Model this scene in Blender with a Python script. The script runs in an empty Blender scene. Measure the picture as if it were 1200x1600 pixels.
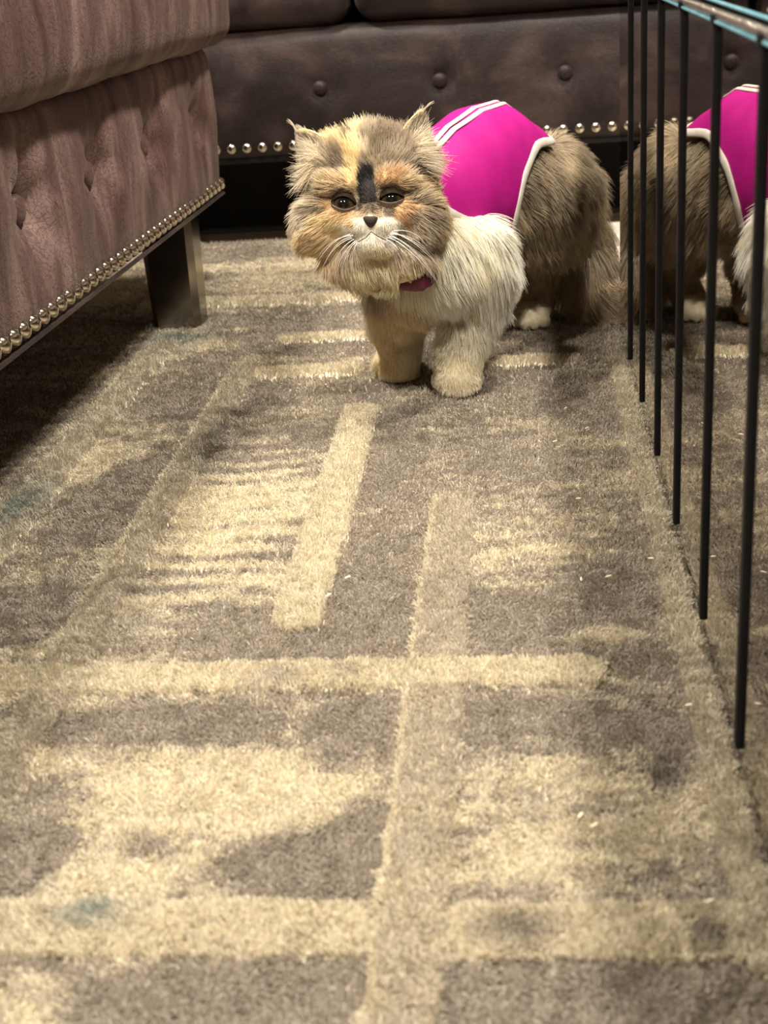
import bpy, bmesh, math, random
import numpy as np
from mathutils import Matrix, Vector

random.seed(7)
RNG = np.random.default_rng(11)
scene = bpy.context.scene
COL = scene.collection

# ------------------------------------------------------------------ camera
F_PX = 2100.0
YAW, PITCH, ROLL = -0.115914, 0.399722, -0.075811
c_f = np.array([math.sin(YAW)*math.cos(PITCH), math.cos(YAW)*math.cos(PITCH), -math.sin(PITCH)])
_r = np.array([math.cos(YAW), -math.sin(YAW), 0.0]); _u = np.cross(_r, c_f)
c_r = _r*math.cos(ROLL) + _u*math.sin(ROLL); c_u = _u*math.cos(ROLL) - _r*math.sin(ROLL)
cam_d = bpy.data.cameras.new('camera'); cam = bpy.data.objects.new('camera', cam_d); COL.objects.link(cam)
cam_d.sensor_fit = 'VERTICAL'; cam_d.sensor_height = 36.0; cam_d.sensor_width = 27.0
cam_d.lens = F_PX*36.0/1600.0
cam_d.clip_start = 0.02
Mx = Matrix(((c_r[0], c_u[0], -c_f[0], 0.0), (c_r[1], c_u[1], -c_f[1], 0.0), (c_r[2], c_u[2], -c_f[2], 0.5), (0, 0, 0, 1)))
cam.matrix_world = Mx
cam_d.dof.use_dof = True; cam_d.dof.focus_distance = 1.42; cam_d.dof.aperture_fstop = 9.0
scene.camera = cam

# ------------------------------------------------------------------ world, lights, exposure
w = bpy.data.worlds.new('world'); scene.world = w; w.use_nodes = True
w.node_tree.nodes['Background'].inputs[0].default_value = (1.0, 0.85, 0.68, 1)
w.node_tree.nodes['Background'].inputs[1].default_value = 0.05
vs = scene.view_settings
vs.view_transform = 'Standard'; vs.look = 'None'; vs.gamma = 1.0; vs.use_curve_mapping = False
vs.exposure = -0.05
scene.cycles.caustics_reflective = False; scene.cycles.caustics_refractive = False
CEIL = 2.45
WARM = (1.0, 0.905, 0.765)
DOWNLIGHTS = [  # x, y, watts, diameter
    (0.58, 1.45, 84.0, 0.20),
    (-0.98, 1.85, 84.0, 0.20),
    (0.58, -0.25, 80.0, 0.20),
    (-0.98, -0.25, 80.0, 0.20),
]
for (lx, ly, lp, ld) in DOWNLIGHTS:
    L = bpy.data.lights.new('downlight', 'AREA'); L.shape = 'DISK'; L.size = ld; L.energy = lp; L.color = WARM
    o = bpy.data.objects.new('downlight', L); o.location = (lx, ly, CEIL - 0.02); COL.objects.link(o)

# ------------------------------------------------------------------ helpers
def tag(o, label=None, cat=None, group=None, kind=None):
    if label: o['label'] = label
    if cat: o['category'] = cat
    if group: o['group'] = group
    if kind: o['kind'] = kind
    return o
def empty(name, loc=(0, 0, 0), rz=0.0):
    o = bpy.data.objects.new(name, None); o.location = loc; o.rotation_euler = (0, 0, rz); o.empty_display_size = 0.1
    COL.objects.link(o); return o
def link(name, me, mat=None, parent=None, smooth=True):
    o = bpy.data.objects.new(name, me); COL.objects.link(o)
    if mat is not None and len(me.materials) == 0: me.materials.append(mat)
    if parent is not None: o.parent = parent
    if smooth:
        me.polygons.foreach_set('use_smooth', [True]*len(me.polygons))
    return o
def mesh_np(name, V, Fc):
    me = bpy.data.meshes.new(name); me.from_pydata(np.asarray(V).tolist(), [], [list(f) for f in Fc]); me.update(); return me
def mesh_quads(name, V, Q):
    V = np.asarray(V, np.float32); Q = np.asarray(Q, np.int32)
    me = bpy.data.meshes.new(name); me.vertices.add(len(V)); me.vertices.foreach_set('co', V.ravel())
    k = Q.shape[1]
    me.loops.add(Q.size); me.loops.foreach_set('vertex_index', Q.ravel())
    me.polygons.add(len(Q)); me.polygons.foreach_set('loop_start', np.arange(0, Q.size, k, dtype=np.int32))
    me.polygons.foreach_set('loop_total', np.full(len(Q), k, np.int32)); me.update(calc_edges=True); return me
def mesh_bm(name, bm):
    me = bpy.data.meshes.new(name); bm.normal_update(); bm.to_mesh(me); bm.free(); return me
def bm_box(x0, x1, y0, y1, z0, z1, bev=0.0, seg=2):
    bm = bmesh.new(); bmesh.ops.create_cube(bm, size=1.0)
    for v in bm.verts:
        v.co = Vector(((x0+x1)/2 + v.co.x*(x1-x0), (y0+y1)/2 + v.co.y*(y1-y0), (z0+z1)/2 + v.co.z*(z1-z0)))
    if bev > 0: bmesh.ops.bevel(bm, geom=bm.edges[:], offset=bev, segments=seg, affect='EDGES', profile=0.5)
    return bm
def grid_quads(n, m, wrap=False):
    i = np.arange(n-1)[:, None]; mm = m if wrap else m-1
    j = np.arange(mm)[None, :]; j2 = (j+1) % m
    return np.stack([(i*m+j), (i*m+j2), ((i+1)*m+j2), ((i+1)*m+j)], -1).reshape(-1, 4)
def tube(name, pts, rad, mat, parent, n=8, closed=False):
    pts = np.asarray(pts, float); m = len(pts); rad = np.broadcast_to(np.asarray(rad, float), (m,))
    if closed: T = np.roll(pts, -1, 0) - np.roll(pts, 1, 0)
    else: T = np.gradient(pts, axis=0)
    T /= np.linalg.norm(T, axis=1)[:, None] + 1e-12
    ref = np.array([0.0, 0.0, 1.0]) if abs(T[0, 2]) < 0.9 else np.array([1.0, 0, 0])
    A = np.zeros_like(T); a = np.cross(ref, T[0]); a /= np.linalg.norm(a)
    for k in range(m):
        a = a - T[k]*(a @ T[k]); a /= np.linalg.norm(a); A[k] = a
    B = np.cross(T, A); th = np.linspace(0, 2*np.pi, n, endpoint=False)
    V = pts[:, None] + rad[:, None, None]*(A[:, None]*np.cos(th)[None, :, None] + B[:, None]*np.sin(th)[None, :, None])
    Q = grid_quads(m, n, True).tolist()
    if closed: Q += [[(m-1)*n+j, (m-1)*n+(j+1) % n, (j+1) % n, j] for j in range(n)]
    else: Q += [list(range(n))[::-1], [(m-1)*n+j for j in range(n)]]
    return link(name, mesh_np(name, V.reshape(-1, 3), Q), mat, parent)

def _hash(ix, iy, iz, seed):
    h = (ix.astype(np.int64)*374761393 + iy.astype(np.int64)*668265263 + iz.astype(np.int64)*2147483647 + seed*1274126177) & 0xffffffff
    h = ((h ^ (h >> 13))*1274126177) & 0xffffffff
    h = h ^ (h >> 16)
    return (h & 0xffffff)/float(0xffffff)
def vnoise(x, y, z=None, seed=0):
    z = np.zeros_like(x) if z is None else z
    fx, fy, fz = np.floor(x), np.floor(y), np.floor(z); tx, ty, tz = x-fx, y-fy, z-fz
    tx = tx*tx*(3-2*tx); ty = ty*ty*(3-2*ty); tz = tz*tz*(3-2*tz); out = 0
    for a in (0, 1):
        for b in (0, 1):
            for c in (0, 1):
                out = out + _hash(fx+a, fy+b, fz+c, seed)*(tx if a else 1-tx)*(ty if b else 1-ty)*(tz if c else 1-tz)
    return out
def fbm(x, y, z=None, seed=0, oct=4):
    s = 0; a = 0.5; t = 0
    for k in range(oct):
        s = s + a*vnoise(x*2**k, y*2**k, None if z is None else z*2**k, seed+k*17); t += a; a *= 0.55
    return s/t
def sstep(a, b, x):
    t = np.clip((x-a)/(b-a), 0, 1); return t*t*(3-2*t)

def rbox(name, lo, hi, r, h, disp=None):
    """rounded, evenly subdivided box, displaced along its normals by disp(p, n)"""
    lo = np.array(lo, float); hi = np.array(hi, float); c = (lo+hi)/2; hf = (hi-lo)/2
    n = np.maximum(2, np.round((hi-lo)/h).astype(int)) + 1
    Vs, Qs, off = [], [], 0
    for ax in range(3):
        a, b = [(1, 2), (2, 0), (0, 1)][ax]
        for sgn in (-1, 1):
            ga, gb = np.meshgrid(np.linspace(-hf[a], hf[a], n[a]), np.linspace(-hf[b], hf[b], n[b]), indexing='ij')
            P = np.zeros(ga.shape+(3,)); P[..., a] = ga; P[..., b] = gb; P[..., ax] = sgn*hf[ax]
            Q = grid_quads(n[a], n[b])
            if sgn > 0: Q = Q[:, ::-1]
            Q = Q[:, ::-1]
            Vs.append(P.reshape(-1, 3)); Qs.append(Q+off); off += P.size//3
    V = np.concatenate(Vs); Q = np.concatenate(Qs)
    key = np.round(V*1e5).astype(np.int64)
    _, idx, inv = np.unique(key, axis=0, return_index=True, return_inverse=True)
    V = V[idx]; Q = inv.reshape(-1)[Q]
    cl = np.clip(V, -hf+r, hf-r); d = V-cl; nn = d/(np.linalg.norm(d, axis=1)[:, None]+1e-12)
    P = cl + r*nn + c
    if disp is not None: P = P + nn*disp(P, nn)[:, None]
    return mesh_quads(name, P, Q)

# ------------------------------------------------------------------ materials
def mat(name, col=(0.5, 0.5, 0.5), rough=0.5, metal=0.0, **kw):
    m = bpy.data.materials.new(name); m.use_nodes = True
    b = m.node_tree.nodes['Principled BSDF']
    b.inputs['Base Color'].default_value = (*col, 1); b.inputs['Roughness'].default_value = rough; b.inputs['Metallic'].default_value = metal
    for k, v in kw.items(): b.inputs[k.replace('_', ' ')].default_value = v
    return m
def nodes(m): return m.node_tree.nodes, m.node_tree.links, m.node_tree.nodes['Principled BSDF']
def noise_node(N, Lk, scale, detail=4, rough=0.55, mapping=None, dist=0.0):
    tc = N.new('ShaderNodeTexCoord'); mp = N.new('ShaderNodeMapping'); Lk.new(tc.outputs['Object'], mp.inputs[0])
    if mapping: mp.inputs['Scale'].default_value = mapping
    n = N.new('ShaderNodeTexNoise'); n.inputs['Scale'].default_value = scale; n.inputs['Detail'].default_value = detail
    n.inputs['Roughness'].default_value = rough; n.inputs['Distortion'].default_value = dist
    Lk.new(mp.outputs[0], n.inputs['Vector']); return n
def ramp(N, stops):
    r = N.new('ShaderNodeValToRGB'); e = r.color_ramp.elements
    e[0].position, e[0].color = stops[0][0], (*stops[0][1], 1); e[1].position, e[1].color = stops[-1][0], (*stops[-1][1], 1)
    for p, c in stops[1:-1]:
        k = e.new(p); k.color = (*c, 1)
    return r
def mottled(name, stops, scale, mapping=None, rough=0.6, bump=0.0, bscale=200.0, metal=0.0, dist=0.0):
    m = mat(name, rough=rough, metal=metal); N, Lk, b = nodes(m)
    n = noise_node(N, Lk, scale, 5, 0.6, mapping, dist); r = ramp(N, stops); Lk.new(n.outputs['Fac'], r.inputs[0]); Lk.new(r.outputs[0], b.inputs['Base Color'])
    if bump:
        n2 = noise_node(N, Lk, bscale, 3); bp = N.new('ShaderNodeBump'); bp.inputs['Strength'].default_value = bump; bp.inputs['Distance'].default_value = 0.002
        Lk.new(n2.outputs['Fac'], bp.inputs['Height']); Lk.new(bp.outputs[0], b.inputs['Normal'])
    return m
def hide_leather(name, mapping, lo, mid, hi, crack=1.0):
    """brushed faux hide: cloudy nap, a fine net of creases"""
    m = mat(name, rough=0.50, Specular_IOR_Level=0.28); N, Lk, b = nodes(m)
    n = noise_node(N, Lk, 1.0, 5, 0.6, mapping, 0.6); r = ramp(N, [(0.34, lo), (0.5, mid), (0.68, hi)])
    Lk.new(n.outputs['Fac'], r.inputs[0])
    fine = noise_node(N, Lk, 260.0, 3); mix = N.new('ShaderNodeMixRGB'); mix.blend_type = 'OVERLAY'; mix.inputs[0].default_value = 0.45
    Lk.new(r.outputs[0], mix.inputs[1]); Lk.new(fine.outputs['Color'], mix.inputs[2])
    bw = N.new('ShaderNodeRGBToBW'); Lk.new(fine.outputs['Color'], bw.inputs[0]); Lk.new(bw.outputs[0], mix.inputs[2])
    Lk.new(mix.outputs[0], b.inputs['Base Color'])
    tc = N.new('ShaderNodeTexCoord'); warp = noise_node(N, Lk, 22.0, 3); add = N.new('ShaderNodeVectorMath'); add.operation = 'MULTIPLY_ADD'
    Lk.new(warp.outputs['Color'], add.inputs[0]); add.inputs[1].default_value = (0.09, 0.09, 0.09); Lk.new(tc.outputs['Object'], add.inputs[2])
    v = N.new('ShaderNodeTexVoronoi'); v.feature = 'DISTANCE_TO_EDGE'; v.inputs['Scale'].default_value = 105.0; Lk.new(add.outputs[0], v.inputs['Vector'])
    mr = N.new('ShaderNodeMapRange'); mr.inputs['From Max'].default_value = 0.12; Lk.new(v.outputs['Distance'], mr.inputs['Value'])
    dk = N.new('ShaderNodeMixRGB'); dk.blend_type = 'MULTIPLY'; dk.inputs[0].default_value = 0.42*crack; Lk.new(mix.outputs[0], dk.inputs[1]); Lk.new(mr.outputs[0], dk.inputs[2]); Lk.new(dk.outputs[0], b.inputs['Base Color'])
    b1 = N.new('ShaderNodeBump'); b1.inputs['Strength'].default_value = 0.26*crack; b1.inputs['Distance'].default_value = 0.0016; Lk.new(mr.outputs[0], b1.inputs['Height'])
    b2 = N.new('ShaderNodeBump'); b2.inputs['Strength'].default_value = 0.35; b2.inputs['Distance'].default_value = 0.0012
    Lk.new(fine.outputs['Fac'], b2.inputs['Height']); Lk.new(b1.outputs[0], b2.inputs['Normal']); Lk.new(b2.outputs[0], b.inputs['Normal'])
    b.inputs['Sheen Weight'].default_value = 0.08; b.inputs['Sheen Roughness'].default_value = 0.45
    b.inputs['Sheen Tint'].default_value = (0.9, 0.75, 0.66, 1)
    return m
def attr_mat(name, attr, rough=0.7, fibre=False, gloss=0.02):
    m = bpy.data.materials.new(name); m.use_nodes = True; N = m.node_tree.nodes; Lk = m.node_tree.links
    a = N.new('ShaderNodeAttribute'); a.attribute_name = attr
    if not fibre:
        b = N['Principled BSDF']; Lk.new(a.outputs['Color'], b.inputs['Base Color']); b.inputs['Roughness'].default_value = rough; return m
    N.remove(N['Principled BSDF']); out = N['Material Output']
    d = N.new('ShaderNodeBsdfDiffuse'); t = N.new('ShaderNodeBsdfTranslucent'); g = N.new('ShaderNodeBsdfGlossy'); g.inputs['Roughness'].default_value = 0.45
    for s in (d, t): Lk.new(a.outputs['Color'], s.inputs['Color'])
    g.inputs['Color'].default_value = (0.9, 0.85, 0.78, 1)
    m1 = N.new('ShaderNodeMixShader'); m1.inputs[0].default_value = 0.32; Lk.new(d.outputs[0], m1.inputs[1]); Lk.new(t.outputs[0], m1.inputs[2])
    m2 = N.new('ShaderNodeMixShader'); m2.inputs[0].default_value = gloss; Lk.new(m1.outputs[0], m2.inputs[1]); Lk.new(g.outputs[0], m2.inputs[2])
    Lk.new(m2.outputs[0], out.inputs['Surface']); return m

M_WALL = mottled('warm_plaster', [(0.3, (0.23, 0.20, 0.165)), (0.7, (0.27, 0.235, 0.195))], 3.0, rough=0.9, bump=0.1)
M_CEIL = mottled('ceiling_paint', [(0.3, (0.46, 0.44, 0.40)), (0.7, (0.50, 0.48, 0.44))], 3.0, rough=0.9)
M_FLOOR = mottled('dark_wood_floor', [(0.3, (0.07, 0.045, 0.028)), (0.7, (0.14, 0.095, 0.06))], 6.0, mapping=(0.4, 9.0, 1.0), rough=0.4, bump=0.15)
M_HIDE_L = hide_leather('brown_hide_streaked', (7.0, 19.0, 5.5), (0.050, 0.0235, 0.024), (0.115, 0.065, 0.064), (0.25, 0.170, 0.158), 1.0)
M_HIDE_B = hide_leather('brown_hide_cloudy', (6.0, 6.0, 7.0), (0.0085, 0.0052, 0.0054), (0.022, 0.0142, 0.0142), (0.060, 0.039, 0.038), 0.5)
M_UNDER = mottled('black_dust_cover', [(0.3, (0.008, 0.008, 0.008)), (0.7, (0.014, 0.013, 0.012))], 40, rough=0.95)
M_NAIL = mottled('antique_silver_nail', [(0.3, (0.50, 0.46, 0.39)), (0.7, (0.62, 0.57, 0.48))], 90, rough=0.13, metal=1.0)
M_LEG = mottled('smoked_chrome', [(0.3, (0.24, 0.22, 0.20)), (0.7, (0.34, 0.31, 0.28))], 12, rough=0.16, metal=1.0)
M_MIRROR = mottled('smoked_mirror', [(0.3, (0.46, 0.43, 0.40)), (0.7, (0.48, 0.45, 0.42))], 4, rough=0.015, metal=1.0)
M_BLACK = mottled('gloss_black_strip', [(0.3, (0.006, 0.006, 0.007)), (0.7, (0.012, 0.012, 0.013))], 30, rough=0.6)
nodes(M_BLACK)[2].inputs['Specular IOR Level'].default_value = 0.15
M_CYAN = mottled('blue_green_glass_edge', [(0.3, (0.16, 0.42, 0.54)), (0.7, (0.30, 0.62, 0.74))], 30, rough=0.15)
M_CRYSTAL = mottled('crushed_crystal', [(0.35, (0.25, 0.22, 0.20)), (0.65, (0.85, 0.80, 0.72))], 260, rough=0.2, metal=0.8, bump=1.0, bscale=420)
M_LAMP = mat('lamp_glow', (1, 1, 1)); nodes(M_LAMP)[2].inputs['Emission Color'].default_value = (1, 0.85, 0.62, 1); nodes(M_LAMP)[2].inputs['Emission Strength'].default_value = 6.0
M_TOP_REFL = mottled('beige_reflection_tint', [(0.3, (0.58, 0.50, 0.43)), (0.7, (0.66, 0.58, 0.50))], 20, rough=0.3)  # flat beige standing in for what the table top would mirror
M_WHITE = mottled('white_enamel', [(0.3, (0.8, 0.78, 0.74)), (0.7, (0.84, 0.82, 0.78))], 10, rough=0.4)

# ------------------------------------------------------------------ room shell
FZ = -0.014
def struct(name, bm, m): return tag(link(name, mesh_bm(name, bm), m, smooth=False), kind='structure')
struct('floor', bm_box(-2.2, 2.2, -2.2, 3.6, FZ-0.1, FZ), M_FLOOR)
struct('ceiling', bm_box(-2.2, 2.2, -2.2, 3.6, CEIL, CEIL+0.1), M_CEIL)
struct('wall_back', bm_box(-2.2, 2.2, 3.5, 3.6, FZ, CEIL), M_WALL)
struct('wall_front', bm_box(-2.2, 2.2, -2.2, -2.1, FZ, CEIL), M_WALL)
struct('wall_left', bm_box(-2.2, -2.1, -2.1, 3.5, FZ, CEIL), M_WALL)
struct('wall_right', bm_box(2.1, 2.2, -2.1, 3.5, FZ, CEIL), M_WALL)
LAMPWORDS = ['above the mirrored table', 'above the tufted sofa on the left', 'behind the viewer on the right', 'behind the viewer on the left']
for k, (lx, ly, lp, ld) in enumerate(DOWNLIGHTS):
    t = empty('ceiling_light', (lx, ly, CEIL))
    tag(t, 'round recessed ceiling light with white ring ' + LAMPWORDS[k], 'ceiling light', 'recessed ceiling lights')
    th = np.linspace(0, 2*np.pi, 33)[:-1]
    ring = []
    for rr, zz in ((ld/2+0.006, 0.0), (ld/2+0.006, -0.010), (ld/2+0.03, -0.006), (ld/2+0.034, 0.0)):
        ring.append(np.stack([rr*np.cos(th), rr*np.sin(th), np.full(32, zz)], -1))
    link('trim_ring', mesh_np('trim_ring', np.concatenate(ring), grid_quads(4, 32, True)), M_WHITE, t)
    dsk = np.concatenate([np.stack([ld/2*np.cos(th), ld/2*np.sin(th), np.full(32, -0.004)], -1), [[0, 0, -0.003]]])
    link('lens', mesh_np('lens', dsk, [[j, 32, (j+1) % 32] for j in range(32)]), M_LAMP, t)

# ------------------------------------------------------------------ rug
RX0, RX1, RY0, RY1 = -1.15, 1.05, -0.05, 2.525
TAUPE = np.array([0.430, 0.384, 0.330]); CREAM = np.array([0.745, 0.685, 0.555]); GREY = np.array([0.575, 0.525, 0.44]); TEAL = np.array([0.33, 0.36, 0.33]); DARKT = np.array([0.17, 0.145, 0.125])
STRIPES = [  # x0, x1, y0, y1, cream share; where two cross, the later one lies on top
    (-0.75, -0.090, 0.568, 0.608, 0.66), (-0.052, 0.60, 0.568, 0.608, 0.95),
    (-0.090, -0.051, 0.10, 1.216, 0.34),
    (-0.208, -0.168, 0.940, 1.500, 0.95),
    (-0.380, -0.345, 0.60, 1.72, 0.30),
    (-0.526, -0.488, 0.75, 1.86, 0.35),
    (-0.42, 0.053, 0.847, 0.887, 1.0),
    (-0.348, -0.205, 1.630, 1.668, 1.0),
    (-0.047, 0.072, 1.636, 1.668, 1.0),
    (-0.345, -0.16, 1.79, 1.825, 0.9),
    (-0.60, -0.10, 2.01, 2.06, 0.8),
    (0.106, 0.128, 0.55, 1.76, 0.50),
    (-0.093, -0.0875, 0.10, 1.210, 0.95), (-0.382, -0.3765, 0.90, 1.62, 0.95), (-0.529, -0.5235, 0.95, 1.75, 0.95), (-0.211, -0.206, 0.95, 1.50, 1.0),
    (-0.60, -0.095, 0.606, 0.611, 0.9), (-0.60, -0.095, 0.565, 0.570, 0.9), (-0.045, 0.40, 0.565, 0.569, 1.0),
]
# cx, cy, rx, ry, amount of cream (negative = taupe)
BLOBS = [
    (*(-0.2245, 0.7245, 0.0893, 0.0508), 0.75), (*(-0.1469, 0.7163, 0.0498, 0.0424), 0.5), (*(-0.2487, 0.6391, 0.0510, 0.0271), 0.6), (*(-0.3420, 0.7643, 0.0276, 0.0319), 0.3),
    (*(-0.2419, 0.8030, 0.1059, 0.0272), -0.6), (*(-0.1232, 0.8083, 0.0273, 0.0339), -0.5), (*(-0.1377, 0.6507, 0.0425, 0.0366), -0.75), (*(-0.3148, 0.6579, 0.0286, 0.0317), -0.7), (*(-0.1114, 0.6952, 0.0202, 0.0268), -0.6),
    (*(-0.2384, 0.6606, 0.0241, 0.0139), -0.6), (*(-0.1662, 0.5388, 0.0811, 0.0233), -0.55), (*(-0.2651, 0.5331, 0.0209, 0.0233), 0.3), (*(0.0103, 0.5362, 0.0957, 0.0270), -0.8),
    (*(-0.3071, 0.7113, 0.0302, 0.0285), -0.35), (*(-0.1685, 0.8053, 0.0184, 0.0254), 0.35), (*(-0.1347, 0.7526, 0.0173, 0.0167), -0.35),
    (*(-0.2819, 1.2191, 0.0718, 0.0928), 0.65), (*(-0.2862, 1.1120, 0.0607, 0.0433), 0.4), (*(-0.2837, 1.3852, 0.0655, 0.0838), -0.25), (*(-0.2434, 1.0420, 0.0627, 0.0336), 0.45), (*(-0.3177, 0.9732, 0.0658, 0.0466), 0.25),
    (*(-0.2475, 0.9475, 0.0634, 0.0376), -0.3), (*(-0.1432, 0.9995, 0.0432, 0.0840), -0.55), (*(-0.1488, 1.3129, 0.0407, 0.1138), -0.45), (*(-0.1785, 1.4822, 0.0454, 0.0935), -0.4),
    (*(-0.4269, 1.1979, 0.0400, 0.0995), -0.55), (*(-0.3933, 1.2986, 0.0424, 0.0756), -0.5), (*(-0.4566, 1.4031, 0.0535, 0.0867), 0.35), (*(-0.4471, 1.0805, 0.0370, 0.0699), 0.1), (*(-0.4243, 0.9784, 0.0340, 0.0713), -0.35), (*(-0.4200, 1.5350, 0.0572, 0.0883), -0.5), (*(-0.4869, 1.3071, 0.0363, 0.0770), 0.3),
    (*(0.0075, 1.0924, 0.0615, 0.0960), 0.24), (*(0.0527, 1.3503, 0.0597, 0.0351), 0.25), (*(0.0537, 0.9288, 0.0292, 0.0125), 0.55), (*(-0.0152, 0.9587, 0.0304, 0.0397), -0.6), (*(0.0676, 0.9884, 0.0306, 0.0460), -0.35), (*(-0.0149, 1.3001, 0.0522, 0.0829), -0.35), (*(0.0594, 1.4998, 0.0581, 0.0939), -0.3),
    (*(0.0086, 0.7141, 0.0674, 0.0483), 0.33), (*(-0.0289, 0.8228, 0.0225, 0.0259), -0.4), (*(0.0541, 0.7955, 0.0385, 0.0243), -0.25), (*(0.0821, 0.7340, 0.0120, 0.0142), -0.6), (*(0.0803, 0.6803, 0.0301, 0.0317), 0.2), (*(-0.0044, 0.6442, 0.0480, 0.0236), 0.15),
    (*(-0.3130, 1.9026, 0.0865, 0.0730), -0.35), (*(-0.3796, 2.2215, 0.1223, 0.1065), 0.5), (*(-0.6875, 2.1711, 0.0696, 0.1179), 0.6), (*(-0.3314, 1.5738, 0.0493, 0.0575), -0.35), (*(-0.4857, 1.7800, 0.0565, 0.0721), 0.15), (*(-0.5250, 2.4043, 0.0862, 0.0674), -0.35), (*(-0.3292, 2.0180, 0.0612, 0.0568), 0.25), (*(-0.3370, 1.7573, 0.0722, 0.0381), -0.3),
    (*(0.0008, 1.5559, 0.0907, 0.0552), -0.45), (*(0.0533, 1.7426, 0.0664, 0.0428), -0.4),
]
STAINS = [(*(-0.2529, 0.5989, 0.0188, 0.0142), 0), (*(-0.5141, 1.2211, 0.0276, 0.0688), 0), (*(-0.4894, 1.8357, 0.0532, 0.0415), 0), (*(-0.3504, 1.3921, 0.0194, 0.0764), 1), (*(-0.0156, 0.5864, 0.0242, 0.0154), 1), (*(0.0898, 0.5818, 0.0114, 0.0130), 1), (*(0.0825, 0.7376, 0.0161, 0.0143), 1), (*(-0.3282, 0.9512, 0.0217, 0.0449), 2), (*(-0.1869, 0.8638, 0.0195, 0.0152), 2), (*(-0.1395, 0.8717, 0.0121, 0.0096), 2)]
def stripe_dist(x, y, x0, x1, y0, y1):
    """signed distance to a bar with rounded ends"""
    r = min(0.014, (x1-x0)/2, (y1-y0)/2); qx = np.abs(x-(x0+x1)/2)-(x1-x0)/2+r; qy = np.abs(y-(y0+y1)/2)-(y1-y0)/2+r
    return np.hypot(np.maximum(qx, 0), np.maximum(qy, 0)) + np.minimum(np.maximum(qx, qy), 0) - r
def rug_height(x, y):
    h = np.zeros_like(x)
    wob = 0.0035*(fbm(x*60, y*60, seed=5, oct=2)-0.5)
    for (x0, x1, y0, y1, c) in STRIPES:
        h = np.maximum(h, sstep(0.0035, -0.0035, stripe_dist(x+wob, y+wob, x0, x1, y0, y1)))
    return h
def rug_colour(x, y, jit):
    n1 = fbm(x*9, y*26, seed=3, oct=4)-0.5; n2 = fbm(x*34, y*90, seed=9, oct=3)-0.5; n3 = fbm(x*5, y*6, seed=21, oct=3)-0.5
    n4 = fbm(x*90, y*210, seed=77, oct=2)-0.5
    m = 0.36 + 0.80*n1 + 0.75*n2 + 0.35*n4 + 0.3*n3
    for (cx, cy, rx, ry, a) in BLOBS:
        d = ((x-cx)/rx)**2 + ((y-cy)/ry)**2
        m = m + a*np.exp(-(d*0.9)**1.5)
    # ladder of fine cross streaks on the left field
    lad = np.exp(-(((x+0.285)/0.07)**2))*sstep(0.95, 1.05, y)*sstep(1.45, 1.3, y)
    m = m + lad*0.45*np.sin(y*2*np.pi/0.036 + 5*fbm(x*10, y*8, seed=33, oct=2))
    hgt = np.zeros_like(x); cs = np.zeros_like(x)
    wob = 0.0035*(fbm(x*60, y*60, seed=5, oct=2)-0.5)
    for (x0, x1, y0, y1, c) in STRIPES:
        k = stripe_dist(x+wob, y+wob, x0, x1, y0, y1) < 0
        cs = np.where(k, c, cs); hgt = np.where(k, 1.0, hgt)
    ms = cs + 0.55*n1 + 0.3*n3
    m = np.where(hgt > 0, ms, np.clip(m, 0.0, 0.95))
    t = sstep(0.30, 0.70, m + jit*0.30)
    low = np.where((hgt > 0)[:, None], GREY*1.0, TAUPE)
    c = low*(1-t[:, None]) + CREAM*t[:, None]
    for (cx, cy, rx, ry, kind) in STAINS:
        d = ((x-cx)/rx)**2 + ((y-cy)/ry)**2 + 1.2*n1
        k = np.clip(np.exp(-d*1.1), 0, 1)[:, None]*0.8
        c = c*(1-k) + [TEAL, DARKT, GREY*0.85][kind]*k
    return c
M_RUG = attr_mat('rug_weave', 'tint', 0.95)
M_PILE = attr_mat('rug_fibre', 'tint', fibre=True, gloss=0.0)
def set_tint(me, arr, dom='POINT'):
    a = me.attributes.new('tint', 'FLOAT_COLOR', dom); v = np.ones((len(arr), 4), np.float32); v[:, :3] = arr; a.data.foreach_set('color', v.ravel())
nx, ny = 320, 370
gx, gy = np.meshgrid(np.linspace(RX0, RX1, nx), np.linspace(RY0, RY1, ny), indexing='ij')
fx, fy = gx.ravel(), gy.ravel()
PILE_IN = (fx > -0.80) & (fx < 0.15) & (fy > 0.47)
fz = np.where(PILE_IN, -0.0055, -0.003) + 0.0045*rug_height(fx, fy)
edge = (fx <= RX0) | (fx >= RX1) | (fy <= RY0) | (fy >= RY1); fz[edge] = FZ+0.001
rug = empty('area_rug', ((RX0+RX1)/2, (RY0+RY1)/2, FZ))
tag(rug, 'taupe and cream abstract rug with raised carved stripes under the cat', 'rug')
me = mesh_quads('backing', np.stack([fx-(RX0+RX1)/2, fy-(RY0+RY1)/2, fz-FZ], -1), grid_quads(nx, ny)[:, ::-1][:, ::-1]); set_tint(me, rug_colour(fx, fy, np.zeros_like(fx)))
link('backing', me, M_RUG, rug)

def hair_curves(name, P, rad, tint, mt, parent, kind=None):
    """P: n x k x 3 points; rad: n x k; tint: n x k x 3"""
    n, k = P.shape[:2]
    cu = bpy.data.hair_curves.new(name); cu.add_curves([k]*n)
    cu.position_data.foreach_set('vector', P.astype(np.float32).ravel())
    ra = cu.attributes.get('radius') or cu.attributes.new('radius', 'FLOAT', 'POINT'); ra.data.foreach_set('value', rad.astype(np.float32).ravel())
    set_tint(cu, tint.reshape(-1, 3))
    cu.materials.append(mt)
    o = bpy.data.objects.new(name, cu); COL.objects.link(o); o.parent = parent
    if kind: o['kind'] = kind
    return o
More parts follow.
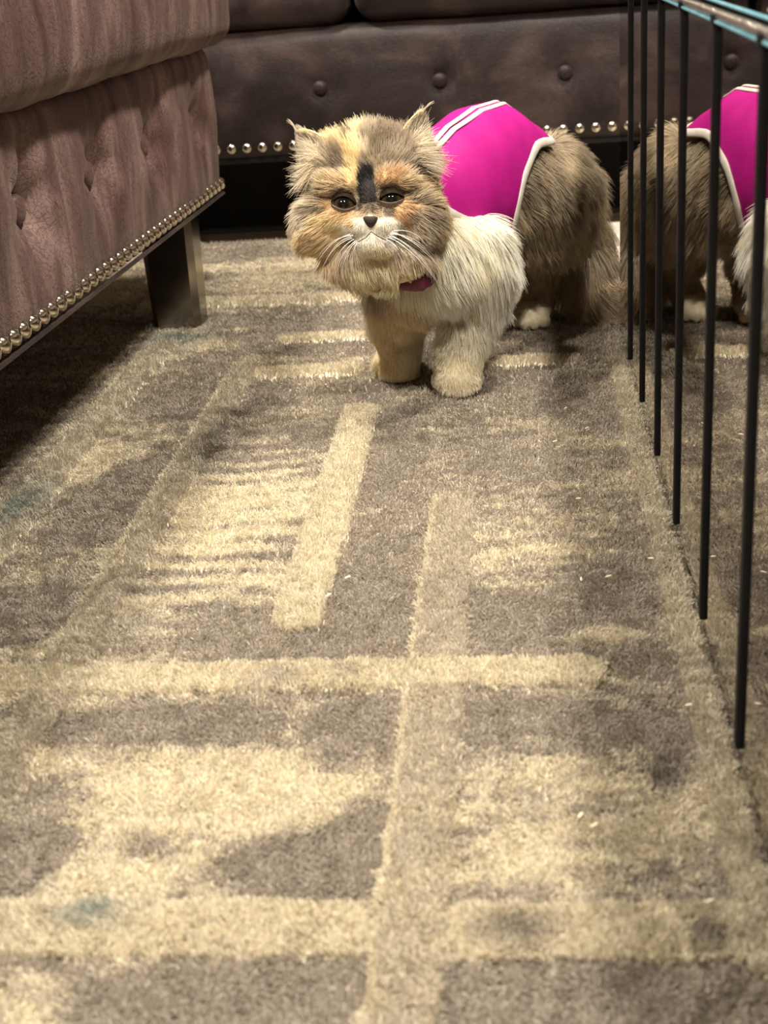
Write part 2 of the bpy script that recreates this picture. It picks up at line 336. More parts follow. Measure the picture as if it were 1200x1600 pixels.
# pile: denser towards the near edge
def strip(y0, y1, dens, xa=-0.79, xb=0.14):
    n = int((xb-xa)*(y1-y0)*dens); return np.stack([RNG.uniform(xa, xb, n), RNG.uniform(y0, y1, n)], -1)
PX = np.concatenate([strip(0.48, 0.72, 800000), strip(0.72, 1.05, 620000), strip(1.05, 1.5, 340000), strip(1.5, 2.52, 170000)])
keep = (PX[:, 0] < -0.02 + 0.30*PX[:, 1]) | (PX[:, 1] > 0.5); keep &= (PX[:, 0] > -0.32 - 0.35*PX[:, 1])
PX = PX[keep]; n = len(PX); x, y = PX[:, 0], PX[:, 1]
hh = rug_height(x, y)
root = np.stack([x, y, -0.0058 + 0.0045*hh], -1)
# tufts lean together in small neighbourhoods
ang = 2*np.pi*fbm(x*45, y*45, seed=41, oct=2)*2.2 + RNG.normal(0, 0.7, n); lean = np.abs(RNG.normal(0.0020, 0.0012, n))
ln = (0.0044 + 0.0026*RNG.random(n)**2)*(1+0.22*hh) + 0.0012*(fbm(x*120, y*120, seed=43, oct=2)-0.5)
tip = root + np.stack([np.cos(ang)*lean, np.sin(ang)*lean - 0.0012, ln], -1)
mid = root*0.45 + tip*0.55; mid[:, 2] += 0.0010
P3 = np.stack([root, mid, tip], 1) - np.array([(RX0+RX1)/2, (RY0+RY1)/2, FZ])
tc = rug_colour(x, y, RNG.normal(0, 0.55, n))*(0.70+0.60*RNG.random(n))[:, None]
tint = np.stack([tc*0.95, tc, tc*1.06], 1)
rad = np.broadcast_to(np.array([0.00050, 0.00048, 0.00030])[None], (n, 3))*np.clip(0.75+0.30*y[:, None], 0.85, 1.4)
hair_curves('pile', P3, rad, np.clip(tint, 0, 0.9), M_PILE, rug, 'stuff')

# ------------------------------------------------------------------ sofas
def button_mesh(r=0.013, d=0.006):
    prof = [(0.0, d), (r*0.55, d*0.93), (r*0.85, d*0.6), (r, 0.0), (r*0.95, -d*0.8)]
    th = np.linspace(0, 2*np.pi, 17)[:-1]; V = [(0, 0, d)]
    for (a, z) in prof[1:]: V += [(a*math.cos(t), a*math.sin(t), z) for t in th]
    Q = [[0, 1+j, 1+(j+1) % 16] for j in range(16)]
    for k in range(len(prof)-2):
        Q += [[1+k*16+j, 1+(k+1)*16+j, 1+(k+1)*16+(j+1) % 16, 1+k*16+(j+1) % 16] for j in range(16)]
    return mesh_np('button', V, Q)
def nail_mesh(r=0.0098):
    th = np.linspace(0, 2*np.pi, 13)[:-1]; V = [(0, 0, r*0.72)]; lv = [0.45, 0.8, 1.0]
    for a in lv: V += [(r*a*math.cos(t), r*a*math.sin(t), r*0.72*math.sqrt(max(0, 1-a*a))) for t in th]
    Q = [[0, 1+j, 1+(j+1) % 12] for j in range(12)]
    for k in range(2): Q += [[1+k*12+j, 1+(k+1)*12+j, 1+(k+1)*12+(j+1) % 12, 1+k*12+(j+1) % 12] for j in range(12)]
    return mesh_np('nailhead', V, Q)
BTN_L = button_mesh(0.0155, 0.007); BTN_L.materials.append(M_HIDE_L)
BTN_B = button_mesh(0.0125, 0.007); BTN_B.materials.append(M_HIDE_B)
NAIL = nail_mesh(); NAIL.materials.append(M_NAIL)
for me_ in (BTN_L, BTN_B, NAIL): me_.polygons.foreach_set('use_smooth', [True]*len(me_.polygons))
FACE_X = Matrix(((0, 0, 1), (1, 0, 0), (0, 1, 0))).to_euler()     # local z -> +x
FACE_NY = Matrix(((1, 0, 0), (0, 0, -1), (0, 1, 0))).to_euler()   # local z -> -y
def inst(name, me, parent, loc, rot):
    o = bpy.data.objects.new(name, me); COL.objects.link(o); o.parent = parent; o.location = loc; o.rotation_euler = rot; return o

# -- left sofa: local x out of its front, local y along it
SL = empty('tufted_sofa', (-0.4855, 1.18, FZ), -math.atan(0.034))
tag(SL, 'brown hide sofa at the left with deep button tufts and nailhead trim', 'sofa')
zo = -FZ
BL_Y = [-0.76, -0.535, -0.31, -0.085, 0.140, 0.357, 0.582, 0.814]; BL_Z = 0.280+zo
Y_END = 0.925
def disp_left(p, n):
    d = 0.006*(fbm(p[:, 0]*9, p[:, 1]*9, p[:, 2]*9, seed=51, oct=3)-0.5)
    fr = sstep(0.3, 0.9, n[:, 0]); z = p[:, 2]; yy = p[:, 1]
    d = d + fr*0.007*np.sin(np.pi*np.clip((z-0.17-zo)/0.21, 0, 1))
    for yb in BL_Y:
        dy = yy-yb; dz = z-BL_Z; r = np.sqrt(dy*dy+dz*dz)
        th = np.arctan2(dz, dy)
        d = d - fr*(0.016*np.exp(-(r/0.024)**2) + 0.014*np.exp(-(r/0.055)**2))
        d = d + fr*0.0028*np.exp(-((r-0.045)/0.03)**2)*np.cos(6*th+yb*7)
        # a soft pleat running up and down from the button
        d = d - fr*0.0045*np.exp(-((dy+0.10*dz)/0.010)**2)*np.exp(-((np.abs(dz)-0.03)/0.05)**2)
    d = d + fr*0.0055*(fbm(yy*26, z*5, seed=71, oct=3)-0.5)
    return d
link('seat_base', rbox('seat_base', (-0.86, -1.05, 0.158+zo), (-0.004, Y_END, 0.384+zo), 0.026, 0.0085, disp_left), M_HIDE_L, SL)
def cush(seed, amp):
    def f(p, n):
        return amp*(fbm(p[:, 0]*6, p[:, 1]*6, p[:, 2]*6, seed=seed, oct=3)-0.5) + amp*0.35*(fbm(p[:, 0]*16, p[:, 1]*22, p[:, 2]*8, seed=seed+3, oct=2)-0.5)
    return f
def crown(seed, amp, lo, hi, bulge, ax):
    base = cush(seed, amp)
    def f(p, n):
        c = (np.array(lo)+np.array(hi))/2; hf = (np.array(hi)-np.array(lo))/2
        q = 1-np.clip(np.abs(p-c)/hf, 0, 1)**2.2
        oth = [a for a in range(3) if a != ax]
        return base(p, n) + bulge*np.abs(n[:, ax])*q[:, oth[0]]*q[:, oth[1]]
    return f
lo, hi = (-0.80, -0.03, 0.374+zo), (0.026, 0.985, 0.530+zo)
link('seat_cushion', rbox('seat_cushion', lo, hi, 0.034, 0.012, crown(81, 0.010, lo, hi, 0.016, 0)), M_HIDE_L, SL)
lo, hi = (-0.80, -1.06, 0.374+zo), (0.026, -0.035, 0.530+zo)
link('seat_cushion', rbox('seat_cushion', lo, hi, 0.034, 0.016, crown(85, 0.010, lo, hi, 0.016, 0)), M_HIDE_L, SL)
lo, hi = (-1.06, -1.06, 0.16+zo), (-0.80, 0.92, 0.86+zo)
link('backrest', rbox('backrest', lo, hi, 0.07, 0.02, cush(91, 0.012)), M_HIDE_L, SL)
link('dust_cover', mesh_bm('dust_cover', bm_box(-0.84, -0.03, -1.03, 0.90, 0.150+zo, 0.162+zo)), M_UNDER, SL, smooth=False)
for yb in BL_Y: inst('button', BTN_L, SL, (-0.0195, yb, BL_Z), FACE_X)
k = 0; yy = Y_END-0.018
while yy > -0.62:
    o = inst('nailhead', NAIL, SL, (-0.0035, yy, 0.1745+zo), FACE_X); yy -= 0.0262
yy = -0.010-0.0262*0
xx = -0.035
while xx > -0.5:
    inst('nailhead', NAIL, SL, (xx, Y_END+0.000, 0.1745+zo), (-math.pi/2, 0, 0)); xx -= 0.0262
tube('welt', [(-0.001, yy, 0.1605+zo) for yy in np.linspace(-1.03, Y_END-0.02, 40)] + [(-0.012, Y_END-0.006, 0.1605+zo), (-0.03, Y_END-0.001, 0.1605+zo)] + [(xx, Y_END-0.001, 0.1605+zo) for xx in np.linspace(-0.06, -0.84, 12)], 0.0028, M_HIDE_B, SL)
def sofa_leg(parent, x0, x1, y0, y1, z1, m):
    bm = bm_box(x0, x1, y0, y1, 0.013, z1)
    cx, cy = (x0+x1)/2, (y0+y1)/2
    for v in bm.verts:
        if v.co.z > 0.08: v.co.x = cx+(v.co.x-cx)*1.10; v.co.y = cy+(v.co.y-cy)*1.10
    bmesh.ops.bevel(bm, geom=[e for e in bm.edges if abs(e.verts[0].co.z-e.verts[1].co.z) > 0.05], offset=0.009, segments=1, affect='EDGES')
    return link('leg', mesh_bm('leg', bm), m, parent, smooth=False)
# the front leg seen by the corner, and the other three
for (lx, ly) in ((-0.082, 0.715), (-0.082, -0.95), (-0.80, 0.715), (-0.80, -0.95)):
    sofa_leg(SL, lx, lx+0.072, ly, ly+0.055, 0.160+zo, M_LEG)

# -- back sofa: faces -y
SB = empty('nailhead_sofa', (0.15, 2.46, FZ)); tag(SB, 'brown hide sofa across the back with shallow buttons above nailhead trim', 'sofa')
BB_X = [-0.343-0.218*2, -0.343-0.218, -0.343, -0.131, 0.087, 0.305, 0.523, 0.741, 0.959]; BB_Z = 0.272+zo
def disp_back(p, n):
    d = 0.006*(fbm(p[:, 0]*7, p[:, 1]*7, p[:, 2]*9, seed=151, oct=3)-0.5)
    fr = sstep(0.3, 0.9, -n[:, 1]); d = d + fr*0.008*np.sin(np.pi*np.clip((p[:, 2]-0.16-zo)/0.20, 0, 1))
    for xb in BB_X:
        r = np.hypot(p[:, 0]-(xb-0.15), p[:, 2]-BB_Z)
        d = d - fr*(0.008*np.exp(-(r/0.017)**2) + 0.004*np.exp(-(r/0.05)**2))
    return d
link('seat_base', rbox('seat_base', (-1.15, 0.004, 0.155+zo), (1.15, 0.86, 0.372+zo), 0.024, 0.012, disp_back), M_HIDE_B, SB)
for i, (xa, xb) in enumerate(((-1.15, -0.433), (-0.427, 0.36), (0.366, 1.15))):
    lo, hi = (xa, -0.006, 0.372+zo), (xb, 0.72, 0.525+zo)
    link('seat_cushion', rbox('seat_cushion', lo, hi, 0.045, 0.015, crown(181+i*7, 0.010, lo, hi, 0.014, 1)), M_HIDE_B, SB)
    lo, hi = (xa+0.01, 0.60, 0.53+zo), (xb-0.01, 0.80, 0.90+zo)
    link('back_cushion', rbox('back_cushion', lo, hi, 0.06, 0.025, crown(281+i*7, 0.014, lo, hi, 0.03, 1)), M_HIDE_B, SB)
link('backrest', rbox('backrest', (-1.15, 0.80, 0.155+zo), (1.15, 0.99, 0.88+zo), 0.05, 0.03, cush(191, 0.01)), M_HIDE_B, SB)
link('dust_cover', mesh_bm('dust_cover', bm_box(-1.13, 1.13, 0.02, 0.97, 0.146+zo, 0.160+zo)), M_UNDER, SB, smooth=False)
link('under_shade_sheet', mesh_bm('under_shade_sheet', bm_box(-1.13, 1.13, 0.20, 0.22, 0.002, 0.150+zo)), M_UNDER, SB, smooth=False)  # black sheet set under the seat to stand for the deep shade there
for xb in BB_X: inst('button', BTN_B, SB, (xb-0.15, -0.0005, BB_Z), FACE_NY)
xx = -0.514-0.0284*4-0.15
while xx < 0.60:
    inst('nailhead', NAIL, SB, (xx, 0.0035, 0.1755+zo), FACE_NY); xx += 0.0284
for (lx, ly) in ((-1.05, 0.09), (0.98, 0.09), (-1.05, 0.86), (0.98, 0.86)):
    bm = bm_box(lx, lx+0.07, ly, ly+0.06, 0.0, 0.152+zo); bmesh.ops.bevel(bm, geom=[e for e in bm.edges if abs(e.verts[0].co.z-e.verts[1].co.z) > 0.05], offset=0.009, segments=1, affect='EDGES')
    link('leg', mesh_bm('leg', bm), M_LEG, SB, smooth=False)

# ------------------------------------------------------------------ mirrored table
MX = 0.1305
BARS = [1.598, 1.437, 1.270, 1.101, 0.922, 0.746, 0.573]
TY0, TY1 = 0.405, 1.765
TB = empty('mirrored_table', (MX, TY0, 0.0)); tag(TB, 'mirrored coffee table on the right with thin black upright strips', 'coffee table')
def tpart(name, x0, x1, y0, y1, z0, z1, m, bev=0.0, seg=1):
    return link(name, mesh_bm(name, bm_box(x0-MX, x1-MX, y0-TY0, y1-TY0, z0, z1, bev, seg)), m, TB, smooth=False)
tpart('carcass', MX+0.006, MX+0.62, TY0+0.006, TY1-0.006, 0.004, 0.436, M_BLACK)
ys = [TY1] + BARS + [TY0]
for a, b in zip(ys[:-1], ys[1:]):   # each pane sits a hair out of true in its frame
    pn = tpart('mirror_pane', MX, MX+0.006, b, a, 0.004, 0.4385, M_MIRROR)
    for v_ in pn.data.vertices:
        if v_.co.y > (a+b)/2-TY0: v_.co.x -= 0.0065*(a-b)
for b in BARS:
    tpart('black_strip', MX-0.0040, MX+0.001, b-0.0048, b+0.0048, 0.013, 0.4405, M_BLACK, 0.0008)
    tpart('strip_cap', MX-0.0056, MX+0.002, b-0.0058, b+0.0058, 0.4370, 0.4445, M_BLACK, 0.001)
tpart('end_pane', MX, MX+0.62, TY1-0.006, TY1, 0.004, 0.4385, M_MIRROR)
tpart('end_pane', MX, MX+0.62, TY0, TY0+0.006, 0.004, 0.4385, M_MIRROR)
for a, b in zip(ys[:-1], ys[1:]): tpart('glass_edge', MX-0.0045, MX+0.004, b+0.006, a-0.006, 0.4384, 0.4405, M_CYAN, 0.0006)
tpart('crystal_band', MX-0.0035, MX+0.010, TY0, TY1, 0.4405, 0.4460, M_CRYSTAL, 0.0012)
tpart('shadow_gap', MX+0.006, MX+0.61, TY0+0.01, TY1-0.01, 0.436, 0.4488, M_BLACK)
tpart('top_glass_edge', MX-0.0005, MX+0.0020, TY0, TY1, 0.4492, 0.4508, M_CYAN, 0.0004)
tpart('top_pane', MX+0.002, MX+0.622, TY0, TY1, 0.4488, 0.4508, M_MIRROR, 0.0005)
tpart('top_reflection_panel', MX+0.010, MX+0.612, TY0+0.01, TY0+0.405, 0.4506, 0.4514, M_TOP_REFL, 0.0002)  # pale sheet painting a beige reflection onto the near end of the top

# ------------------------------------------------------------------ cat
CAT = empty('cat', (-0.03, 1.68, 0.0)); CAT_O = np.array([-0.03, 1.68, 0.0])
tag(CAT, 'long-haired calico cat in a magenta vest standing on the rug', 'cat')
HC = np.array((-0.1586, 1.4700, 0.2524)); HR, HU, HW_ = c_r, c_u, -c_f
def hl(u, v, w): return HC + HR*u + HU*v + HW_*w
prims = []      # (centre, axes 3x3 rows, radii, region)
I3 = np.eye(3); HAX = np.array([HR, HU, HW_])
def ell(c, r, tagname, ax=I3): prims.append((np.array(c, float), np.array(ax, float), np.array(r, float), tagname))
def chain(pts, tagname, flat=None):
    """tapered limb: list of (point, radius)"""
    for (p0, r0), (p1, r1) in zip(pts[:-1], pts[1:]):
        p0 = np.array(p0, float); p1 = np.array(p1, float); n = max(2, int(np.linalg.norm(p1-p0)/(0.35*min(r0, r1)))+1)
        for t in np.linspace(0, 1, n):
            rr = r0+(r1-r0)*t; ell(p0+(p1-p0)*t, (rr, rr, rr), tagname)
# torso (also carries the vest)
T0, T1 = np.array([-0.085, 1.60]), np.array([0.03, 1.80]); TA = (T1-T0); TLEN = np.linalg.norm(TA); TA = TA/TLEN; TB2 = np.array([TA[1], -TA[0]])
S_K = [-0.2, 0.0, 0.25, 0.5, 0.75, 1.0, 1.2]
def t_z(s): return np.interp(s, S_K, [0.200, 0.209, 0.216, 0.213, 0.190, 0.160, 0.140])
def t_u(s): return np.interp(s, S_K, [0.070, 0.085, 0.092, 0.095, 0.090, 0.080, 0.060])
def t_b(s): return np.interp(s, S_K, [0.050, 0.058, 0.064, 0.066, 0.068, 0.066, 0.052])
def torso_pt(s, ph, off=0.0):
    xy = T0 + (T1-T0)*np.asarray(s)[..., None] + TB2*(np.sin(ph)*(t_b(s)+off))[..., None]
    return np.concatenate([xy, (t_z(s)+(t_u(s)+off)*np.cos(ph))[..., None]], -1)
TAX = np.array([[TA[0], TA[1], 0], [TB2[0], TB2[1], 0], [0, 0, 1]])
for s in np.linspace(-0.15, 1.15, 14):
    c = np.append(T0+(T1-T0)*s, t_z(s)); ell(c, (0.035, t_b(s)*0.93, t_u(s)*0.93), 'torso', TAX)
# head
ell(hl(0.0, 0.008, -0.018), (0.070, 0.066, 0.058), 'head', HAX)
for (px_, py_) in ((-0.0451, -0.0382), (0.0431, -0.0347)): ell(hl(px_, py_+0.006, -0.006), (0.038, 0.036, 0.038), 'head', HAX)
for (px_, py_) in ((-0.0312, 0.0000), (0.0222, 0.0056)): ell(hl(px_, py_, 0.026), (0.025, 0.014, 0.020), 'head', HAX)
for (px_, py_) in ((-0.0292, -0.0326), (0.0250, -0.0278)): ell(hl(px_, py_, 0.026), (0.024, 0.018, 0.018), 'head', HAX)
ell(hl(*(-0.0021, -0.0174), 0.034), (0.010, 0.020, 0.014), 'head', HAX)
for (px_, py_) in ((-0.0125, -0.0458), (0.0125, -0.0444)): ell(hl(px_, py_, 0.036), (0.0165, 0.0125, 0.018), 'muzzle', HAX)
ell(hl(*(0.0021, -0.0625), 0.030), (0.021, 0.0125, 0.018), 'chin', HAX)
# ruff and neck
ell(hl(*(0.0083, -0.0681), -0.020), (0.060, 0.030, 0.042), 'ruff', HAX)
chain([(hl(0.01, -0.01, -0.05), 0.052), (np.append(T0, 0.205)+np.array([0.0, -0.01, 0]), 0.050)], 'neck')
# chest, shoulders, front legs
ell((-0.0969, 1.5300, 0.1660), (0.052, 0.050, 0.055), 'chest')
ell((-0.1219, 1.5450, 0.1338), (0.042, 0.040, 0.045), 'chestf')
ell((-0.0554, 1.5550, 0.1583), (0.040, 0.045, 0.050), 'chest')
chain([((-0.0557, 1.5550, 0.1508), 0.040), ((-0.0584, 1.5650, 0.0950), 0.035), ((-0.0714, 1.5450, 0.0464), 0.0270), ((-0.0769, 1.5350, 0.0196), 0.025)], 'foreleg_white')
chain([((-0.1404, 1.5850, 0.1251), 0.040), ((-0.1531, 1.6050, 0.0730), 0.032), ((-0.1516, 1.6000, 0.0296), 0.0250), ((-0.1535, 1.6000, 0.0132), 0.0235)], 'foreleg_tan')
def paw(cx, cy, ax, tagname, sc=1.0):
    d = np.array([ax[0], ax[1], 0]); d = d/np.linalg.norm(d); s = np.array([d[1], -d[0], 0]); A = np.array([d, s, [0, 0, 1]])
    ell((cx, cy, 0.0165*sc), (0.034*sc, 0.0255*sc, 0.0165*sc), tagname, A)
    for q, fw in ((-0.0195, 0.021), (-0.0068, 0.0300), (0.0068, 0.0300), (0.0195, 0.021)):
        c = np.array([cx, cy, 0.0105*sc]) + d*fw*sc + s*q*sc
        ell(c, (0.0105*sc, 0.0078*sc, 0.0105*sc), tagname, A)
paw(*(-0.0800, 1.5717), (0.02, -1), 'paw_cream', 1.14); paw(*(-0.1574, 1.6405), (-0.12, -1), 'paw_tan', 1.12); paw(*(0.0140, 1.8292), (-0.15, -1), 'paw_white', 1.0)
# hind quarters
chain([((0.0459, 1.8200, 0.1885), 0.056), ((0.0357, 1.8250, 0.1415), 0.048), ((0.0254, 1.8350, 0.0992), 0.034)], 'thigh')
chain([((0.0254, 1.8350, 0.0992), 0.032), ((0.0302, 1.8700, 0.0480), 0.024), ((0.0180, 1.8350, 0.0138), 0.021)], 'hind')
chain([((-0.055, 1.84, 0.14), 0.05), ((-0.06, 1.80, 0.09), 0.036), ((-0.06, 1.85, 0.05), 0.024), ((-0.062, 1.82, 0.02), 0.02)], 'hind')
paw(-0.062, 1.80, (-0.15, -1), 'paw_white', 0.95)
tail_pts = [((0.0655, 1.8800, 0.1685), 0.032), ((0.0896, 1.9100, 0.0995), 0.028), ((0.0904, 1.8850, 0.0414), 0.030), ((0.1024, 1.8650, 0.0138), 0.030), ((0.1331, 1.8600, 0.0109), 0.027), ((0.1648, 1.8700, 0.0049), 0.018)]
chain(tail_pts, 'tail')
# ears: cupped, thick enough to survive the remesh
def ear(tipw, b0, b1, cup, th=0.0075):
    """solid curved triangle; b0, b1 base corners and tip in head-local metres"""
    nb, na = 9, 9; V = []
    tipw, b0, b1 = np.array(tipw), np.array(b0), np.array(b1)
    nrm = np.cross(b1-b0, tipw-(b0+b1)/2); nrm /= np.linalg.norm(nrm)
    if nrm[2] < 0: nrm = -nrm
    for side in (0, 1):
        for i in range(nb):
            t = i/(nb-1.0); w2 = (1-t)**0.75 if t < 1 else 0.0
            w2 = max(w2, 0.06)
            mid_ = (b0+b1)/2*(1-t)+tipw*t
            for j in range(na):
                a = j/(na-1.0)*2-1
                p = mid_ + (b1-b0)/2*a*w2 - nrm*cup*(1-a*a)*(1-t*0.7) - nrm*(th*side*(1-0.3*t))
                V.append(hl(*p))
    Q = []
    g = grid_quads(nb, na); Q += g[:, ::-1].tolist(); Q += (g+nb*na).tolist()
    o = nb*na
    for i in range(nb-1):
        for j in (0, na-1):
            q = [i*na+j, (i+1)*na+j, o+(i+1)*na+j, o+i*na+j]; Q.append(q if j == 0 else q[::-1])
    for j in range(na-1):
        for i in (0, nb-1):
            q = [i*na+j, i*na+j+1, o+i*na+j+1, o+i*na+j]; Q.append(q[::-1] if i == 0 else q)
    return V, Q
EARS = [((*(-0.0806, 0.0674), 0.006), (*(-0.0764, 0.0104), -0.012), (*(-0.0361, 0.0431), 0.004)), ((*(0.0569, 0.0889), 0.004), (*(0.0222, 0.0417), 0.006), (*(0.0750, 0.0264), -0.022))]
bm = bmesh.new()
for (c, ax, r, tg) in prims:
    m4 = Matrix.Identity(4)
    for i in range(3):
        for j in range(3): m4[j][i] = ax[i][j]*r[i]
        m4[i][3] = c[i]
    bmesh.ops.create_icosphere(bm, subdivisions=3, radius=1.0, matrix=m4)
ear_c = []
for e_ in EARS:
    V, Q = ear(*e_, 0.010); vs_ = [bm.verts.new(v) for v in V]
    for q in Q: bm.faces.new([vs_[k] for k in q])
    ear_c.append(np.array(V))
bmesh.ops.recalc_face_normals(bm, faces=bm.faces[:])
tmp_me = mesh_bm('tmp', bm); tmp = bpy.data.objects.new('tmp', tmp_me); COL.objects.link(tmp)
rm = tmp.modifiers.new('r', 'REMESH'); rm.mode = 'VOXEL'; rm.voxel_size = 0.0030
sm = tmp.modifiers.new('s', 'SMOOTH'); sm.factor = 0.5; sm.iterations = 5
dg = bpy.context.evaluated_depsgraph_get(); dg.update()
body_me = bpy.data.meshes.new_from_object(tmp.evaluated_get(dg)); bpy.data.objects.remove(tmp); bpy.data.meshes.remove(tmp_me)
body_me.name = 'body'
nV = len(body_me.vertices); BV = np.zeros(nV*3, np.float32); body_me.vertices.foreach_get('co', BV); BV = BV.reshape(-1, 3).astype(float)
BV[:, 2] = np.maximum(BV[:, 2], 0.0005)
BN = np.zeros(nV*3, np.float32); body_me.vertices.foreach_get('normal', BN); BN = BN.reshape(-1, 3).astype(float)

REG = ['torso', 'head', 'muzzle', 'chin', 'ruff', 'neck', 'chest', 'chestf', 'foreleg_white', 'foreleg_tan', 'paw_cream', 'paw_tan', 'paw_white', 'thigh', 'hind', 'tail', 'ear']
RI = {k: i for i, k in enumerate(REG)}
EARV = np.concatenate(ear_c)
def regions(P):
    best = np.full(len(P), 1e9); reg = np.zeros(len(P), int)
    for (c, ax, r, tg) in prims:
        q = (P-c) @ ax.T/r; d = (np.linalg.norm(q, axis=1)-1)*r.mean()
        k = d < best; best[k] = d[k]; reg[k] = RI[tg]
    hlp = (P-HC) @ HAX.T
    for e_, V in zip(EARS, ear_c):
        cand = np.where((np.linalg.norm(P-V.mean(0), axis=1) < 0.075))[0]
        if len(cand):
            dmin = np.min(np.linalg.norm(P[cand][:, None]-V[None], axis=2), axis=1)
            reg[cand[(dmin < 0.006) & (best[cand] > 0.002)]] = RI['ear']
    return reg

# --- coat colours
K_BG = np.array([0.50, 0.415, 0.30]); K_CREAM = np.array([0.90, 0.74, 0.46]); K_PEACH = np.array([0.68, 0.47, 0.27]); K_WHITE = np.array([0.93, 0.875, 0.755])
K_BROWN = np.array([0.28, 0.22, 0.155]); K_DARK = np.array([0.012, 0.010, 0.009]); K_TAUPE = np.array([0.46, 0.385, 0.285]); K_LIGHT = np.array([0.78, 0.69, 0.54]); K_GOLD = np.array([0.66, 0.525, 0.345])
FACE = [   # centre u, v, radii, colour, edge softness
    (*(0.0222, 0.0660, 0.0361, 0.0333), K_BROWN*1.05, 0.35), (*(0.0417, 0.0347, 0.0312, 0.0174), K_TAUPE, 0.5),
    (*(-0.0035, 0.0764, 0.0097, 0.0208), K_TAUPE, 0.4),
    (*(0.0382, 0.0847, 0.0125, 0.0069), K_CREAM*0.8, 0.5),
    (*(-0.0347, 0.0729, 0.0250, 0.0278), K_CREAM, 0.25), (*(-0.0236, 0.0417, 0.0118, 0.0306), K_CREAM, 0.25), (*(-0.0222, 0.0069, 0.0090, 0.0250), K_CREAM*0.95, 0.3),
    (*(-0.0271, 0.0597, 0.0062, 0.0083), K_BROWN*1.1, 0.4), (*(-0.0410, 0.0292, 0.0118, 0.0153), K_BROWN, 0.35), (*(-0.0556, 0.0347, 0.0111, 0.0125), K_TAUPE, 0.5),
    (*(-0.0076, 0.0417, 0.0056, 0.0083), K_LIGHT, 0.4),
    (*(-0.0431, 0.0000, 0.0181, 0.0125), K_GOLD, 0.5), (*(-0.0417, -0.0312, 0.0236, 0.0181), K_PEACH, 0.5), (*(-0.0556, -0.0500, 0.0292, 0.0181), K_CREAM*0.92, 0.6),
    (*(0.0264, 0.0069, 0.0208, 0.0125), K_PEACH*0.95, 0.4), (*(0.0431, -0.0278, 0.0236, 0.0181), K_PEACH*1.05, 0.45), (*(0.0521, 0.0069, 0.0174, 0.0097), K_GOLD, 0.5),
    (*(-0.0792, -0.0208, 0.0139, 0.0417), K_LIGHT*0.8, 0.6), (*(-0.0694, -0.0660, 0.0347, 0.0194), K_GOLD*1.2, 0.6), (*(0.0778, -0.0208, 0.0153, 0.0486), K_GOLD*0.9, 0.6), (*(0.0611, -0.0417, 0.0181, 0.0181), K_TAUPE, 0.6),
    (*(-0.0639, -0.0264, 0.0167, 0.0049), K_BROWN*0.9, 0.5), (*(0.0583, -0.0153, 0.0181, 0.0049), K_BROWN*0.8, 0.5), (*(0.0729, -0.0312, 0.0097, 0.0125), K_BROWN, 0.5),
    (*(0.0556, 0.0222, 0.0097, 0.0083), K_BROWN, 0.5), (*(-0.0694, 0.0000, 0.0097, 0.0097), K_BROWN*1.1, 0.5),
    (*(-0.0062, 0.0083, 0.0090, 0.0153), K_DARK, 0.3), (*(-0.0049, -0.0069, 0.0104, 0.0125), K_DARK, 0.3), (*(-0.0028, -0.0181, 0.0118, 0.0056), K_DARK*1.6, 0.4), (*(-0.0153, -0.0250, 0.0056, 0.0049), K_BROWN*0.5, 0.6), (*(0.0111, -0.0208, 0.0049, 0.0056), K_BROWN*0.5, 0.6), (*(0.0194, -0.0312, 0.0062, 0.0083), K_BROWN*0.8, 0.7),
    (*(0.0000, -0.0264, 0.0069, 0.0042), K_TAUPE*0.7, 0.5),
    (*(-0.0181, -0.0486, 0.0167, 0.0083), K_WHITE*0.94, 0.45), (*(0.0181, -0.0465, 0.0181, 0.0083), K_WHITE*0.94, 0.45), (*(-0.0236, -0.0458, 0.0056, 0.0056), K_GOLD, 0.5),
    (*(-0.0007, -0.0410, 0.0042, 0.0062), K_WHITE, 0.4), (*(-0.0299, -0.0146, 0.0132, 0.0083), np.array([0.10, 0.065, 0.045]), 0.5), (*(0.0222, -0.0090, 0.0125, 0.0069), np.array([0.10, 0.065, 0.045]), 0.5),
    (*(0.0028, -0.0639, 0.0250, 0.0139), np.array([0.90, 0.84, 0.75]), 0.35), (*(0.0139, -0.0903, 0.0500, 0.0194), np.array([0.90, 0.80, 0.58]), 0.5),
]
